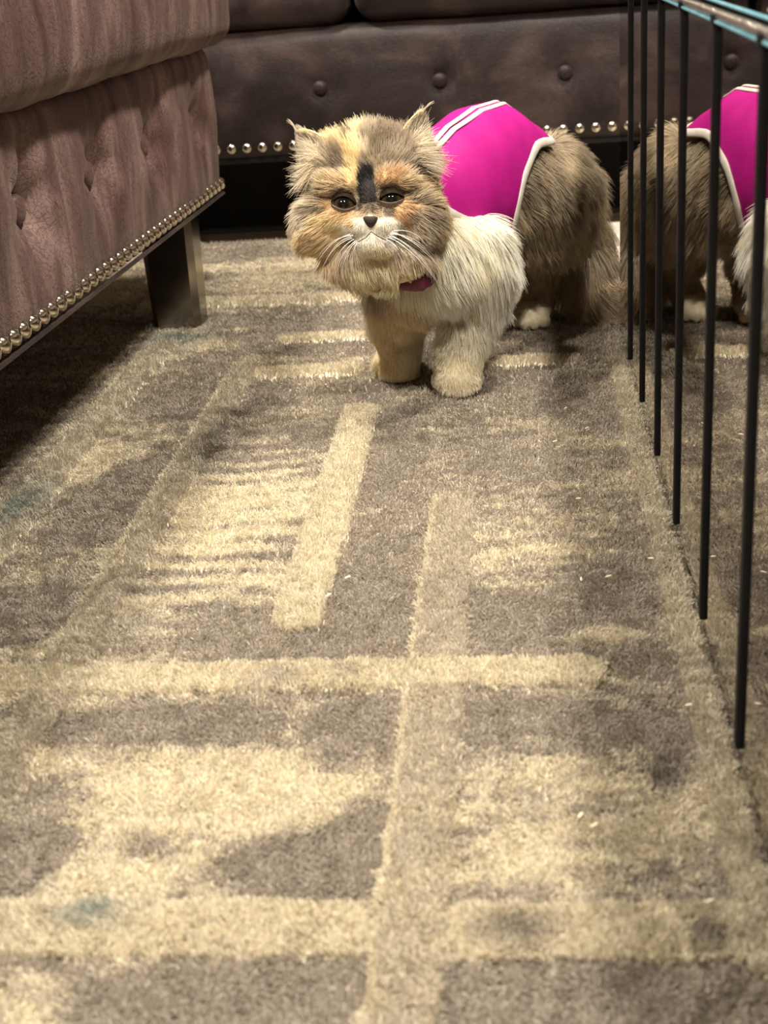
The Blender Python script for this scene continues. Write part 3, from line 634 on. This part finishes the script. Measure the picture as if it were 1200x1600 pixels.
def coat(P, reg, N=None):
    n = len(P); x, y, z = P.T; c = np.zeros((n, 3))
    nz = fbm(x*55, y*55, z*55, seed=201, oct=3)-0.5; nb = fbm(x*22, y*22, z*22, seed=207, oct=3)-0.5
    hlp = (P-HC) @ HAX.T; u, v, w_ = hlp.T
    # trunk, hips, tail: smoky brown with paler streaks
    base = K_TAUPE*0.92 + (K_GOLD-K_TAUPE)*np.clip(0.30+1.8*nb, 0, 1)[:, None]
    base = base + (K_BROWN*0.85-base)*np.clip(-0.1+2.2*nz, 0, 0.8)[:, None]
    c[:] = base
    def put(names, col, amt=1.0):
        k = np.isin(reg, [RI[q] for q in names]); c[k] = c[k]*(1-amt) + (col if np.ndim(col) == 1 else col[k])*amt
    wh = K_WHITE + (K_CREAM*0.98-K_WHITE)*np.clip(0.10+1.4*nb, 0, 1)[:, None]
    put(['chest', 'foreleg_white', 'paw_cream'], wh)
    tanc = K_CREAM*0.95 + (K_WHITE*0.95-K_CREAM*0.95)*np.clip(0.35+1.8*nb, 0, 1)[:, None]
    put(['foreleg_tan', 'paw_tan'], tanc); put(['chestf', 'ruff', 'neck'], K_LIGHT*1.05 + (K_GOLD-K_LIGHT)*np.clip(0.5+2*nb, 0, 1)[:, None])
    lowc = np.clip((0.11-z)/0.09, 0, 1)[:, None]*0.6; put(['foreleg_white', 'paw_cream'], wh*(1-lowc) + np.array([0.88, 0.76, 0.55])*lowc)
    put(['paw_white'], np.array([0.88, 0.79, 0.62])); put(['hind'], K_GOLD*0.95, 0.6)
    # smoky outer side of the far foreleg
    k = np.isin(reg, [RI['foreleg_tan'], RI['chestf']]); s_ = sstep(0.09, 0.13, z)*sstep(-0.14, -0.165, x); c[k] = c[k]*(1-s_[k, None]) + K_TAUPE*s_[k, None]
    hd = np.isin(reg, [RI[q] for q in ('head', 'muzzle', 'chin', 'ruff', 'ear')])
    cc = np.broadcast_to(K_BG, (n, 3)).copy() + 0.25*nb[:, None]*K_BG
    for (cu_, cv_, ru_, rv_, col, sf) in FACE:
        d = np.sqrt(((u-cu_)/ru_)**2 + ((v-cv_)/rv_)**2) + 0.55*nz
        t = sstep(1+sf*0.6, 1-sf*0.6, d)[:, None]; cc = cc*(1-t) + col*t
    front = np.where(reg == RI['ruff'], 0.8, 1.0)*sstep(-0.075, -0.03, w_)
    c = np.where(hd[:, None], c*(1-front[:, None]) + cc*front[:, None], c)
    k = reg == RI['ear']; c[k] = (K_LIGHT*0.72)[None]*(1+0.6*nz[k, None])
    return np.clip(c, 0.01, 0.92)

EYES = [(np.array((-0.0288, -0.0223, 0.0340)), -1), (np.array((0.0220, -0.0169, 0.0340)), 1)]
NOSE = np.array((-0.0002, -0.0436, 0.0510))
def to_local(P): return P-CAT_O
breg = regions(BV)
set_tint(body_me, coat(BV, breg)*0.9)
body_me.vertices.foreach_set('co', to_local(BV).astype(np.float32).ravel()); body_me.materials.clear(); body_me.update()
M_SKIN = attr_mat('cat_coat_undercoat', 'tint', 0.9)
link('body', body_me, M_SKIN, CAT)

# --- vest surface: s range depends on the angle round the trunk
A_K = np.radians([0, 20, 40, 52, 60, 80, 100, 120, 150, 180])
_pf = np.linspace(0, np.pi, 181)
def _smooth(v):
    q = np.interp(_pf, A_K, v); e = np.concatenate([q[60:0:-1], q, q[-2:-62:-1]]); kk = np.exp(-0.5*(np.arange(-30, 31)/6.5)**2); return np.convolve(e, kk/kk.sum(), 'same')[60:-60]
_VR = _smooth([0.86, 0.86, 0.80, 0.62, 0.46, 0.28, 0.21, 0.21, 0.25, 0.26]); _VF = _smooth([-0.40, -0.40, -0.42, -0.43, -0.44, -0.30, -0.02, 0.04, 0.0, -0.05])
def vest_rear(ph): return np.interp(np.abs(ph), _pf, _VR)
def vest_front(ph): return np.interp(np.abs(ph), _pf, _VF)
def in_vest(P):
    d = P[:, :2]-T0; s = d @ TA/TLEN; sd = d @ TB2; up = P[:, 2]-t_z(s); ph = np.arctan2(sd/t_b(s), up/t_u(s))
    q = np.sqrt((sd/t_b(s))**2 + (up/t_u(s))**2)
    return (s > vest_front(ph)+0.01) & (s < vest_rear(ph)-0.01) & (q < 1.10) & (s > -0.46)

# --- fur
body_me.calc_loop_triangles(); nt = len(body_me.loop_triangles); TI = np.zeros(nt*3, np.int32); body_me.loop_triangles.foreach_get('vertices', TI); TI = TI.reshape(-1, 3)
TVa = BV[TI]; area = 0.5*np.linalg.norm(np.cross(TVa[:, 1]-TVa[:, 0], TVa[:, 2]-TVa[:, 0]), axis=1)
creg = breg[TI[:, 0]]
DENS = {'head': 2.6, 'muzzle': 4.0, 'chin': 4.0, 'ruff': 1.8, 'neck': 1.2, 'ear': 1.6, 'paw_cream': 3.5, 'paw_tan': 3.5, 'paw_white': 3.0, 'foreleg_white': 2.0, 'foreleg_tan': 2.0, 'chest': 1.7, 'chestf': 1.7, 'tail': 1.3, 'thigh': 1.5, 'hind': 1.4, 'torso': 1.1}
wgt = area*np.array([DENS[q] for q in REG])[creg]
NS = 150000
pick = RNG.choice(nt, NS, p=wgt/wgt.sum()); r1 = np.sqrt(RNG.random(NS)); r2 = RNG.random(NS); bc = np.stack([1-r1, r1*(1-r2), r1*r2], -1)
RP = (BV[TI[pick]]*bc[..., None]).sum(1); RN_ = (BN[TI[pick]]*bc[..., None]).sum(1); RN_ /= np.linalg.norm(RN_, axis=1)[:, None]+1e-9
keep = ~in_vest(RP)
hlp = (RP-HC) @ HAX.T
for (e, sg) in EYES: keep &= ~((np.hypot((hlp[:, 0]-e[0])/0.0125, (hlp[:, 1]-e[1])/0.0065) < 1) & (hlp[:, 2] > 0.0))
keep &= ~((np.hypot((hlp[:, 0]-NOSE[0])/0.0085, (hlp[:, 1]-NOSE[1])/0.007) < 1) & (hlp[:, 2] > 0.02))
keep &= RP[:, 2] > 0.001
RP, RN_ = RP[keep], RN_[keep]; n = len(RP); rg = regions(RP); hlp = (RP-HC) @ HAX.T
LEN = {'head': 0.020, 'muzzle': 0.0055, 'chin': 0.007, 'ruff': 0.019, 'neck': 0.022, 'ear': 0.007, 'paw_cream': 0.0032, 'paw_tan': 0.0032, 'paw_white': 0.004, 'foreleg_white': 0.024, 'foreleg_tan': 0.020, 'chest': 0.034, 'chestf': 0.022, 'tail': 0.046, 'thigh': 0.030, 'hind': 0.012, 'torso': 0.026}
ln = np.array([LEN[q] for q in REG])[rg]
LIFT = {'head': 0.50, 'muzzle': 0.35, 'chin': 0.4, 'ruff': 0.45, 'neck': 0.45, 'ear': 0.3, 'paw_cream': 0.35, 'paw_tan': 0.35, 'paw_white': 0.35, 'foreleg_white': 0.40, 'foreleg_tan': 0.38, 'chest': 0.50, 'chestf': 0.42, 'tail': 0.60, 'thigh': 0.40, 'hind': 0.35, 'torso': 0.42}
lift = np.array([LIFT[q] for q in REG])[rg]
u, v, w_ = hlp.T
FC = np.array([*(-0.0014, -0.0312)]); rho = np.hypot(u-FC[0], v-FC[1]); hd = np.isin(rg, [RI[q] for q in ('head', 'muzzle', 'chin')])
# face fur grows from almost nothing by the nose to a full ruff on the cheeks
eyed = np.min([np.hypot(u-e[0], (v-e[1])*1.3) for (e, sg) in EYES], axis=0)
ln = np.where(hd, np.clip(0.004 + 0.26*np.maximum(rho-0.018, 0), 0.004, 0.025)*np.clip(0.35+eyed/0.035, 0.3, 1.0), ln)
ln = np.where(hd & (v > 0.045), np.minimum(ln, 0.020), ln)
ln = np.where((rg == RI['foreleg_white']) | (rg == RI['foreleg_tan']), 0.009 + ln*np.clip((RP[:, 2]-0.035)/0.09, 0, 1.3), ln)
ln = ln*(0.75+0.5*RNG.random(n))
g = np.zeros((n, 3)); dn = np.array([0, 0, -1.0]); rear = np.array([TA[0], TA[1], 0])
g[:] = rear*0.75 + dn*0.75
def setg(names, vec):
    k = np.isin(rg, [RI[q] for q in names]); g[k] = vec
setg(['foreleg_white', 'foreleg_tan', 'hind'], dn + 0.1*rear); setg(['chest', 'chestf'], dn*0.9 + np.array([0.25, -0.1, 0])); setg(['paw_cream', 'paw_tan', 'paw_white'], np.array([0, -0.8, -0.6]))
setg(['neck'], dn*1.0); setg(['thigh'], dn*1.0+rear*0.35)
kf = np.isin(rg, [RI[q] for q in ('head', 'muzzle', 'chin', 'ruff')])
rad_dir = (HR[None]*(u-FC[0])[:, None] + HU[None]*(v-FC[1])[:, None])/(rho[:, None]+1e-6)
gf = rad_dir + (-HW_)*0.35; gf = gf + np.where((v < FC[1]+0.01)[:, None], -HU[None]*0.55, 0); g[kf] = gf[kf]
kr = rg == RI['ruff']; g[kr] = (rad_dir*0.4 - HU*1.0)[kr]
ke = rg == RI['ear']
for e_, V in zip(EARS, ear_c):
    tipv = hl(*e_[0]) - (hl(*e_[1])+hl(*e_[2]))/2; kk = ke & (np.linalg.norm(RP-V.mean(0), axis=1) < 0.06); g[kk] = tipv/np.linalg.norm(tipv)
tpv = np.array([p for p, r in tail_pts]); td = np.gradient(tpv, axis=0); td /= np.linalg.norm(td, axis=1)[:, None]
kt = np.where(rg == RI['tail'])[0]; nearest = np.argmin(np.linalg.norm(RP[kt][:, None]-tpv[None], axis=2), axis=1); g[kt] = td[nearest] + dn*0.25
tv = g - RN_*(g*RN_).sum(1)[:, None]; tv /= np.linalg.norm(tv, axis=1)[:, None]+1e-6
# locks: neighbouring strands share a swirl and gather towards their tips
sw = 26.0
lock = np.stack([fbm(RP[:, 0]*sw, RP[:, 1]*sw, RP[:, 2]*sw, seed=300+k*5, oct=2)-0.5 for k in range(3)], -1)
lock2 = np.stack([fbm(RP[:, 0]*95, RP[:, 1]*95, RP[:, 2]*95, seed=400+k*5, oct=2)-0.5 for k in range(3)], -1)
d0 = RN_*lift[:, None] + tv + lock*1.3 + lock2*0.9 + RNG.normal(0, 0.10, (n, 3)); d0 /= np.linalg.norm(d0, axis=1)[:, None]
inn = (d0*RN_).sum(1); d0 = d0 + RN_*np.maximum(0.12-inn, 0)[:, None]; d0 /= np.linalg.norm(d0, axis=1)[:, None]
KP = 6; pts = [RP - RN_*0.001]; d = d0.copy(); cur = RP.copy()
for k in range(1, KP):
    cur = cur + d*(ln/(KP-1))[:, None]; pts.append(cur.copy())
    d = d + (tv*0.14 + dn*0.10)*(ln/0.03)[:, None] + lock*0.22; d /= np.linalg.norm(d, axis=1)[:, None]
FP = np.stack(pts, 1); FP[..., 2] = np.maximum(FP[..., 2], 0.0008)
# keep strands out of the vest cloth, the mirror and the eyes
tt = np.linspace(0, 1, KP)
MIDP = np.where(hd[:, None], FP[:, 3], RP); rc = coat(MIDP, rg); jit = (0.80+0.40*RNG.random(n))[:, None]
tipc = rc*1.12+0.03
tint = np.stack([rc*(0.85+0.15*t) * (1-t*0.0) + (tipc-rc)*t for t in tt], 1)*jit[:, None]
R0 = np.where(np.isin(rg, [RI[q] for q in ('muzzle', 'chin', 'paw_cream', 'paw_tan', 'paw_white')]), 0.00022, 0.00030)
fr_ = R0[:, None]*np.array([1.0, 1.0, 0.9, 0.75, 0.5, 0.18])[None]
ok = ~((FP[:, -1, 0] > MX-0.001) & (FP[:, -1, 1] < TY1))
for (e, sg) in EYES:
    q = (FP-HC) @ HAX.T; ok &= ~((np.hypot((q[..., 0]-e[0])/0.0118, (q[..., 1]-e[1])/0.0052) < 1).any(1) & (hlp[:, 2] > 0.0))
q = (FP-HC) @ HAX.T; ok &= ~((np.hypot((q[..., 0]-NOSE[0])/0.0080, (q[..., 1]-NOSE[1])/0.0062) < 1).any(1) & (hlp[:, 2] > 0.02))
bad0 = np.full(len(FP), KP)
CPX = np.array([(-0.1166, 1.4550, 0.1488), (-0.1098, 1.4520, 0.1521), (-0.1043, 1.4550, 0.1539), (-0.1288, 1.4650, 0.1469)])
for cpt in CPX:
    cq = (cpt-HC) @ HAX.T; hit = (np.hypot((q[..., 0]-cq[0])/0.0065, (q[..., 1]-cq[1])/0.0045) < 1) & (q[..., 2] > cq[2]-0.012)
    bad0 = np.minimum(bad0, np.where(hit.any(1), hit.argmax(1), KP))
ok &= bad0 >= 2
for k in range(2, KP):      # strands that would cover the collar stop above it
    kk = bad0 == k
    for j in range(k, KP): FP[kk, j] = FP[kk, k-1] + (FP[kk, k-1]-FP[kk, k-2])*0.04*(j-k+1)
M_FUR = attr_mat('cat_fur', 'tint', fibre=True)
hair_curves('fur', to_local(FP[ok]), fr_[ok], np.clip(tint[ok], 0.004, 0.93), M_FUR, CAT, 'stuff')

# wispy ear furnishings
def wisps(name, specs, col, n_each, spread, r0, curl=0.0):
    PP, RR, CC = [], [], []
    for (a, b) in specs:
        a, b = np.array(a), np.array(b)
        for k in range(n_each):
            p0 = a + RNG.normal(0, spread*0.5, 3); p1 = b + RNG.normal(0, spread, 3); t = np.linspace(0, 1, 6)[:, None]
            mid_ = (p0+p1)/2 + np.array([0, 0.004, 0.003])
            PP.append(np.array([hl(*q) for q in (p0*(1-t)**2 + 2*mid_*t*(1-t) + p1*t**2)])); RR.append(r0*np.array([1, 1, 0.9, 0.7, 0.45, 0.15])); CC.append(np.broadcast_to(col*(0.8+0.35*RNG.random()), (6, 3)))
    return hair_curves(name, to_local(np.array(PP)), np.array(RR), np.clip(np.array(CC), 0, 0.93), M_FUR, CAT, 'stuff')
wisps('ear_tuft', [((*(-0.0556, 0.0264), 0.012), (*(-0.0819, 0.0125), 0.022)), ((*(-0.0521, 0.0312), 0.012), (*(-0.0764, 0.0347), 0.020)), ((*(-0.0590, 0.0208), 0.012), (*(-0.0799, 0.0000), 0.016)), ((*(-0.0556, 0.0347), 0.010), (*(-0.0750, 0.0521), 0.012)),
    ((*(0.0347, 0.0347), 0.014), (*(0.0764, 0.0347), 0.016)), ((*(0.0382, 0.0417), 0.014), (*(0.0729, 0.0521), 0.014)), ((*(0.0312, 0.0312), 0.014), (*(0.0799, 0.0174), 0.012)), ((*(0.0417, 0.0451), 0.010), (*(0.0611, 0.0694), 0.010))], K_LIGHT*1.05, 60, 0.006, 0.00024)
wisps('ear_tip_hair', [((*(0.0556, 0.0847), 0.004), (*(0.0674, 0.0965), 0.004)), ((*(-0.0806, 0.0639), 0.006), (*(-0.0903, 0.0764), 0.006))], K_LIGHT*0.9, 14, 0.0012, 0.0002)
wisps('ear_rim_hair', [((*(0.0236, 0.0444), 0.012), (*(0.0347, 0.0660), 0.010)), ((*(0.0347, 0.0653), 0.010), (*(0.0556, 0.0875), 0.006)), ((*(-0.0375, 0.0417), 0.010), (*(-0.0556, 0.0583), 0.010)), ((*(-0.0542, 0.0576), 0.010), (*(-0.0778, 0.0653), 0.008))], K_CREAM, 26, 0.0011, 0.00022)

# eyes
M_EYE = mat('cat_eye', (0.05, 0.03, 0.015), 0.06); N, Lk, b = nodes(M_EYE)
tcn = N.new('ShaderNodeTexCoord'); sx = N.new('ShaderNodeSeparateXYZ'); Lk.new(tcn.outputs['Object'], sx.inputs[0]); rr_ = ramp(N, [(0.0, (0.02, 0.012, 0.006)), (0.45, (0.03, 0.018, 0.009)), (0.60, (0.075, 0.045, 0.02)), (0.80, (0.045, 0.028, 0.014)), (0.90, (0.006, 0.005, 0.004)), (1.0, (0.004, 0.003, 0.003))])
mrn = N.new('ShaderNodeMapRange'); mrn.inputs['From Min'].default_value = 0.0; mrn.inputs['From Max'].default_value = 0.0122; Lk.new(sx.outputs['Z'], mrn.inputs['Value']); Lk.new(mrn.outputs[0], rr_.inputs[0]); Lk.new(rr_.outputs[0], b.inputs['Base Color'])
M_LID = mottled('dark_eyelid', [(0.3, (0.012, 0.008, 0.006)), (0.7, (0.03, 0.019, 0.013))], 200, rough=0.8)
nodes(M_LID)[2].inputs['Specular IOR Level'].default_value = 0.1
M_LIDP = mottled('pink_eyelid', [(0.3, (0.07, 0.045, 0.033)), (0.7, (0.15, 0.10, 0.075))], 200, rough=0.7)
HROT = Matrix([[HR[i], HU[i], HW_[i]] for i in range(3)])
ER = 0.0122
for (e, sg) in EYES:
    ctr = hl(*e) ; bmx = bmesh.new(); bmesh.ops.create_uvsphere(bmx, u_segments=24, v_segments=16, radius=ER)
    eo = link('eye', mesh_bm('eye', bmx), M_EYE, CAT); eo.location = to_local(ctr); eo.rotation_euler = HROT.to_euler()
    # lids: shells that wrap the ball, leaving a slanted slit
    for nm, sgn, lid_open, mt in (('upper_lid', 1, 0.0064 if sg < 0 else 0.0042, M_LID), ('lower_lid', -1, 0.0066 if sg < 0 else 0.0052, M_LIDP)):
        V = []; rows, cols = 7, 21; R = ER+0.0010
        for i in range(rows):
            for j in range(cols):
                uu = (j/(cols-1.0)*2-1)*0.96
                edge_v = sgn*lid_open*(1-uu*uu) + sg*uu*0.0010
                far_v = sgn*math.sqrt(max(1-uu*uu, 0.0))*R*0.99
                t = i/(rows-1.0); vv = edge_v*(1-t)+far_v*t
                ww = math.sqrt(max(R*R-(uu*R)**2-vv*vv, 0.0)) + (0.0010 if i == 0 else 0.0)
                V.append((uu*R, vv, ww))
        Q = grid_quads(rows, cols); Q = Q if sgn > 0 else Q[:, ::-1]
        me = mesh_np(nm, V, Q[:, ::-1].tolist()); lo_ = link(nm, me, mt, eo)
        sol = lo_.modifiers.new('t', 'SOLIDIFY'); sol.thickness = 0.0009
# nose
M_NOSE = mottled('dark_nose', [(0.3, (0.022, 0.014, 0.012)), (0.7, (0.045, 0.03, 0.024))], 300, rough=0.7, bump=0.3, bscale=900)
nodes(M_NOSE)[2].inputs['Specular IOR Level'].default_value = 0.2
prof = [(-0.0085, 0.0055), (-0.0045, 0.0068), (0, 0.0060), (0.0045, 0.0068), (0.0085, 0.0055), (0.0080, 0.0010), (0.0045, -0.0035), (0.0, -0.0065), (-0.0045, -0.0035), (-0.0080, 0.0010)]
V = [(0, 0.0005, 0.0050)] + [(a*0.6, b*0.6, 0.0042) for a, b in prof] + [(a, b, 0.0008) for a, b in prof] + [(a*1.02, b*1.02, -0.006) for a, b in prof]
k = len(prof); Q = [[0, 1+j, 1+(j+1) % k] for j in range(k)]
for r_ in range(2): Q += [[1+r_*k+j, 1+(r_+1)*k+j, 1+(r_+1)*k+(j+1) % k, 1+r_*k+(j+1) % k] for j in range(k)]
no = link('nose', mesh_np('nose', V, Q), M_NOSE, CAT); no.location = to_local(hl(*NOSE)); no.rotation_euler = HROT.to_euler()
sb = no.modifiers.new('s', 'SUBSURF'); sb.levels = 1; sb.render_levels = 2
mouth = [(-0.0211, -0.0619, 0.0450), (-0.0129, -0.0646, 0.0520), (-0.0048, -0.0605, 0.0550), (0.0005, -0.0545, 0.0550), (0.0072, -0.0592, 0.0550), (0.0152, -0.0626, 0.0520), (0.0233, -0.0592, 0.0450)]
tube('mouth', to_local(np.array([hl(*q) for q in mouth])), 0.0005, M_LID, CAT, 6)
# whiskers
WHISK = [((-0.0183, -0.0579, 0.0520), (-0.0555, -0.0752, 0.0300)), ((-0.0196, -0.0606, 0.0520), (-0.0521, -0.0888, 0.0300)), ((-0.0176, -0.0619, 0.0520), (-0.0460, -0.0976, 0.0300)), ((-0.0156, -0.0633, 0.0520), (-0.0392, -0.1010, 0.0300)), ((-0.0203, -0.0593, 0.0520), (-0.0487, -0.0833, 0.0300)), ((-0.0142, -0.0639, 0.0520), (-0.0317, -0.0969, 0.0300)), ((-0.0216, -0.0566, 0.0520), (-0.0582, -0.0847, 0.0300)), ((-0.0129, -0.0646, 0.0520), (-0.0201, -0.0942, 0.0300)), ((0.0192, -0.0566, 0.0520), (0.0601, -0.0697, 0.0300)), ((0.0206, -0.0552, 0.0520), (0.0683, -0.0806, 0.0300)), ((0.0179, -0.0579, 0.0520), (0.0629, -0.0888, 0.0300)), ((0.0166, -0.0599, 0.0520), (0.0513, -0.0854, 0.0300)), ((0.0219, -0.0539, 0.0520), (0.0751, -0.0915, 0.0300)), ((0.0206, -0.0572, 0.0520), (0.0710, -0.1024, 0.0300)), ((0.0152, -0.0613, 0.0520), (0.0411, -0.0922, 0.0300)), ((0.0233, -0.0532, 0.0520), (0.0574, -0.0616, 0.0300)), ((0.0192, -0.0593, 0.0520), (0.0751, -0.1105, 0.0300))]
PP = []
for (a, b) in WHISK:
    a, b = np.array(a), np.array(b); side = 1 if b[0] > a[0] else -1
    mid_ = (a+b)/2 + np.array([side*0.004, 0.006, 0.020]); t = np.linspace(0, 1, 12)[:, None]
    PP.append(np.array([hl(*q) for q in (a*(1-t)**2 + 2*mid_*t*(1-t) + b*t**2)]))
PP = np.array(PP); RRw = np.broadcast_to(0.00034*np.linspace(1, 0.25, 12)[None], PP.shape[:2])
hair_curves('whiskers', to_local(PP), RRw, np.full(PP.shape, 0.92), M_FUR, CAT)

# vest
M_VEST = mottled('magenta_jersey', [(0.3, (0.34, 0.007, 0.165)), (0.7, (0.38, 0.009, 0.19))], 30, rough=0.62, bump=0.12, bscale=900)
nodes(M_VEST)[2].inputs['Specular IOR Level'].default_value = 0.15
M_PIPE = mottled('pale_grey_piping', [(0.3, (0.50, 0.46, 0.42)), (0.7, (0.66, 0.61, 0.55))], 60, rough=0.6, bump=0.15, bscale=700)
M_SNAP = mottled('steel_snap', [(0.3, (0.5, 0.48, 0.46)), (0.7, (0.65, 0.62, 0.6))], 60, rough=0.25, metal=1.0)
na, ns = 145, 60
PH = np.linspace(-np.pi, np.pi, na); tS = np.linspace(0, 1, ns)
phg, tg_ = np.meshgrid(PH, tS, indexing='ij'); sg_ = vest_front(phg)*(1-tg_) + vest_rear(phg)*tg_
fold = 0.0022*np.sin(34*sg_ + 2.0*np.sin(phg*2))*sstep(0.35, 0.8, tg_)*(1-tg_**3)*sstep(0.3, 0.9, np.abs(phg)) + 0.003*(fbm(sg_*4+9, phg*1.5+20, seed=500, oct=2)-0.5)
VG = torso_pt(sg_.ravel(), phg.ravel(), 0.0045 + fold.ravel()).reshape(na, ns, 3)
vest = link('vest', mesh_quads('vest', to_local(VG.reshape(-1, 3)), grid_quads(na, ns)), M_VEST, CAT)
so = vest.modifiers.new('t', 'SOLIDIFY'); so.thickness = 0.0022; so.offset = 0.0
def band(name, pts, nrm_off, wid, thick, parent, m):
    """flat bias tape: a strip of oval section along pts, wide across `wid` direction"""
    pts = np.asarray(pts); T = np.gradient(pts, axis=0); T /= np.linalg.norm(T, axis=1)[:, None]
    W = nrm_off; Wd = np.cross(T, W); Wd /= np.linalg.norm(Wd, axis=1)[:, None]; W = np.cross(Wd, T)
    th = np.linspace(0, 2*np.pi, 10, endpoint=False)
    V = pts[:, None] + Wd[:, None]*(wid/2*np.cos(th))[None, :, None] + W[:, None]*(thick/2*np.sin(th))[None, :, None]
    return link(name, mesh_np(name, V.reshape(-1, 3), grid_quads(len(pts), 10, True).tolist() + [list(range(10)), [(len(pts)-1)*10+j for j in range(10)]]), m, parent)
def vest_normal(P):
    d = P[:, :2]-T0; s = d @ TA/TLEN; sd = d @ TB2; up = P[:, 2]-t_z(s)
    nn = np.concatenate([(TB2[None]*(sd/t_b(s)**2)[:, None]), (up/t_u(s)**2)[:, None]], 1); return nn/np.linalg.norm(nn, axis=1)[:, None]
for nm, edge_ in (('hem_piping', VG[:, -1]), ('collar_piping', VG[:, 0])):
    band(nm, to_local(edge_), vest_normal(edge_), 0.0118, 0.005, vest, M_PIPE)
ph_c = 0.10 + 0*tS
sl_ = np.linspace(-0.28, 0.62, 40)
for k, a_ in enumerate((0.02, 0.17)):
    ln_ = torso_pt(sl_, np.full(40, a_)+0.10*np.sin(np.linspace(0, 3, 40)), 0.0065)
    band('back_tape', to_local(ln_), vest_normal(ln_), 0.0072, 0.003, vest, M_PIPE)
for s_ in (0.58, 0.65, 0.72):
    p = torso_pt(np.array([s_]), np.array([0.05]), 0.008)[0]
    bmx = bmesh.new(); bmesh.ops.create_uvsphere(bmx, u_segments=12, v_segments=8, radius=0.0055)
    so_ = link('snap', mesh_bm('snap', bmx), M_SNAP, vest); so_.location = to_local(p); so_.scale = (1, 1, 0.6)
# collar under the chin
M_COLLAR = mottled('burgundy_collar', [(0.3, (0.07, 0.006, 0.022)), (0.7, (0.14, 0.010, 0.045))], 80, rough=0.5)
cpts = [(-0.1534, 1.4900, 0.1530), (-0.1339, 1.4680, 0.1479), (-0.1154, 1.4580, 0.1480), (-0.0996, 1.4600, 0.1532), (-0.0839, 1.4850, 0.1645)]
cpts = np.array(cpts); ti = np.linspace(0, 4, 24); cpts = np.stack([np.interp(ti, range(5), cpts[:, k]) for k in range(3)], -1)
col_o = band('collar', to_local(cpts), np.broadcast_to(np.array([0.1, -0.9, -0.3]), cpts.shape), 0.012, 0.004, CAT, M_COLLAR)
bmx = bmesh.new(); bmesh.ops.create_icosphere(bmx, subdivisions=2, radius=0.0085)
tg0 = link('bow', mesh_bm('bow', bmx), M_COLLAR, col_o); tg0.location = to_local(np.array((-0.1095, 1.4500, 0.1554))); tg0.scale = (1.1, 0.6, 1.2)

# ------------------------------------------------------------------ crumbs on the rug
M_CRUMB = mottled('pale_crumb', [(0.3, (0.75, 0.66, 0.5)), (0.7, (0.88, 0.8, 0.66))], 200, rough=0.6)
bmx = bmesh.new(); bmesh.ops.create_icosphere(bmx, subdivisions=2, radius=1.0)
for v_ in bmx.verts: v_.co = Vector((v_.co.x*0.0030*(1-0.25*v_.co.x), v_.co.y*0.0010, v_.co.z*0.0009))
CR = mesh_bm('crumb', bmx); CR.materials.append(M_CRUMB)
CRUMB_AT = ['between the two lengthwise stripes, farther of that pair', 'right of the long stripe, turned end-on beside another crumb', 'right of the long stripe, right one of a close pair', 'level with the far end of the long grey stripe', 'nearest of all to the cat, right of its white foreleg', 'left one of two crumbs in front of the hind paw', 'right one of two crumbs in front of the hind paw', 'beside the second mirror strip from the near end', 'above the broad front stripe, farther of a close pair', 'above the broad front stripe, nearer of a close pair', 'between the two lengthwise stripes, nearer of that pair', 'alone beside the pale border near the mirror', 'on the broad cream stripe nearest the viewer']
for ck, ((cx, cy), rz) in enumerate((((-0.1545, 1.0281), 0.5), ((0.0421, 1.0133), 1.6), ((0.0654, 1.0169), 0.3), ((0.0485, 1.1859), -0.2), ((0.0458, 1.4512), 0.9), ((0.0310, 1.3447), 0.2), ((0.0665, 1.3828), 0.6), ((0.1067, 0.8122), 0.1), ((0.0265, 0.6872), 1.0), ((0.0344, 0.6769), 0.5), ((-0.1670, 0.9948), 0.8), ((0.1031, 1.0493), -0.4), ((0.0933, 0.6076), 0.3))):
    o = bpy.data.objects.new('crumb', CR); COL.objects.link(o); o.location = (cx, cy, 0.0035); o.rotation_euler = (0.1, -0.1, rz)
    tag(o, 'tiny pale crumb ' + CRUMB_AT[ck], 'crumb', 'crumbs scattered on the rug')
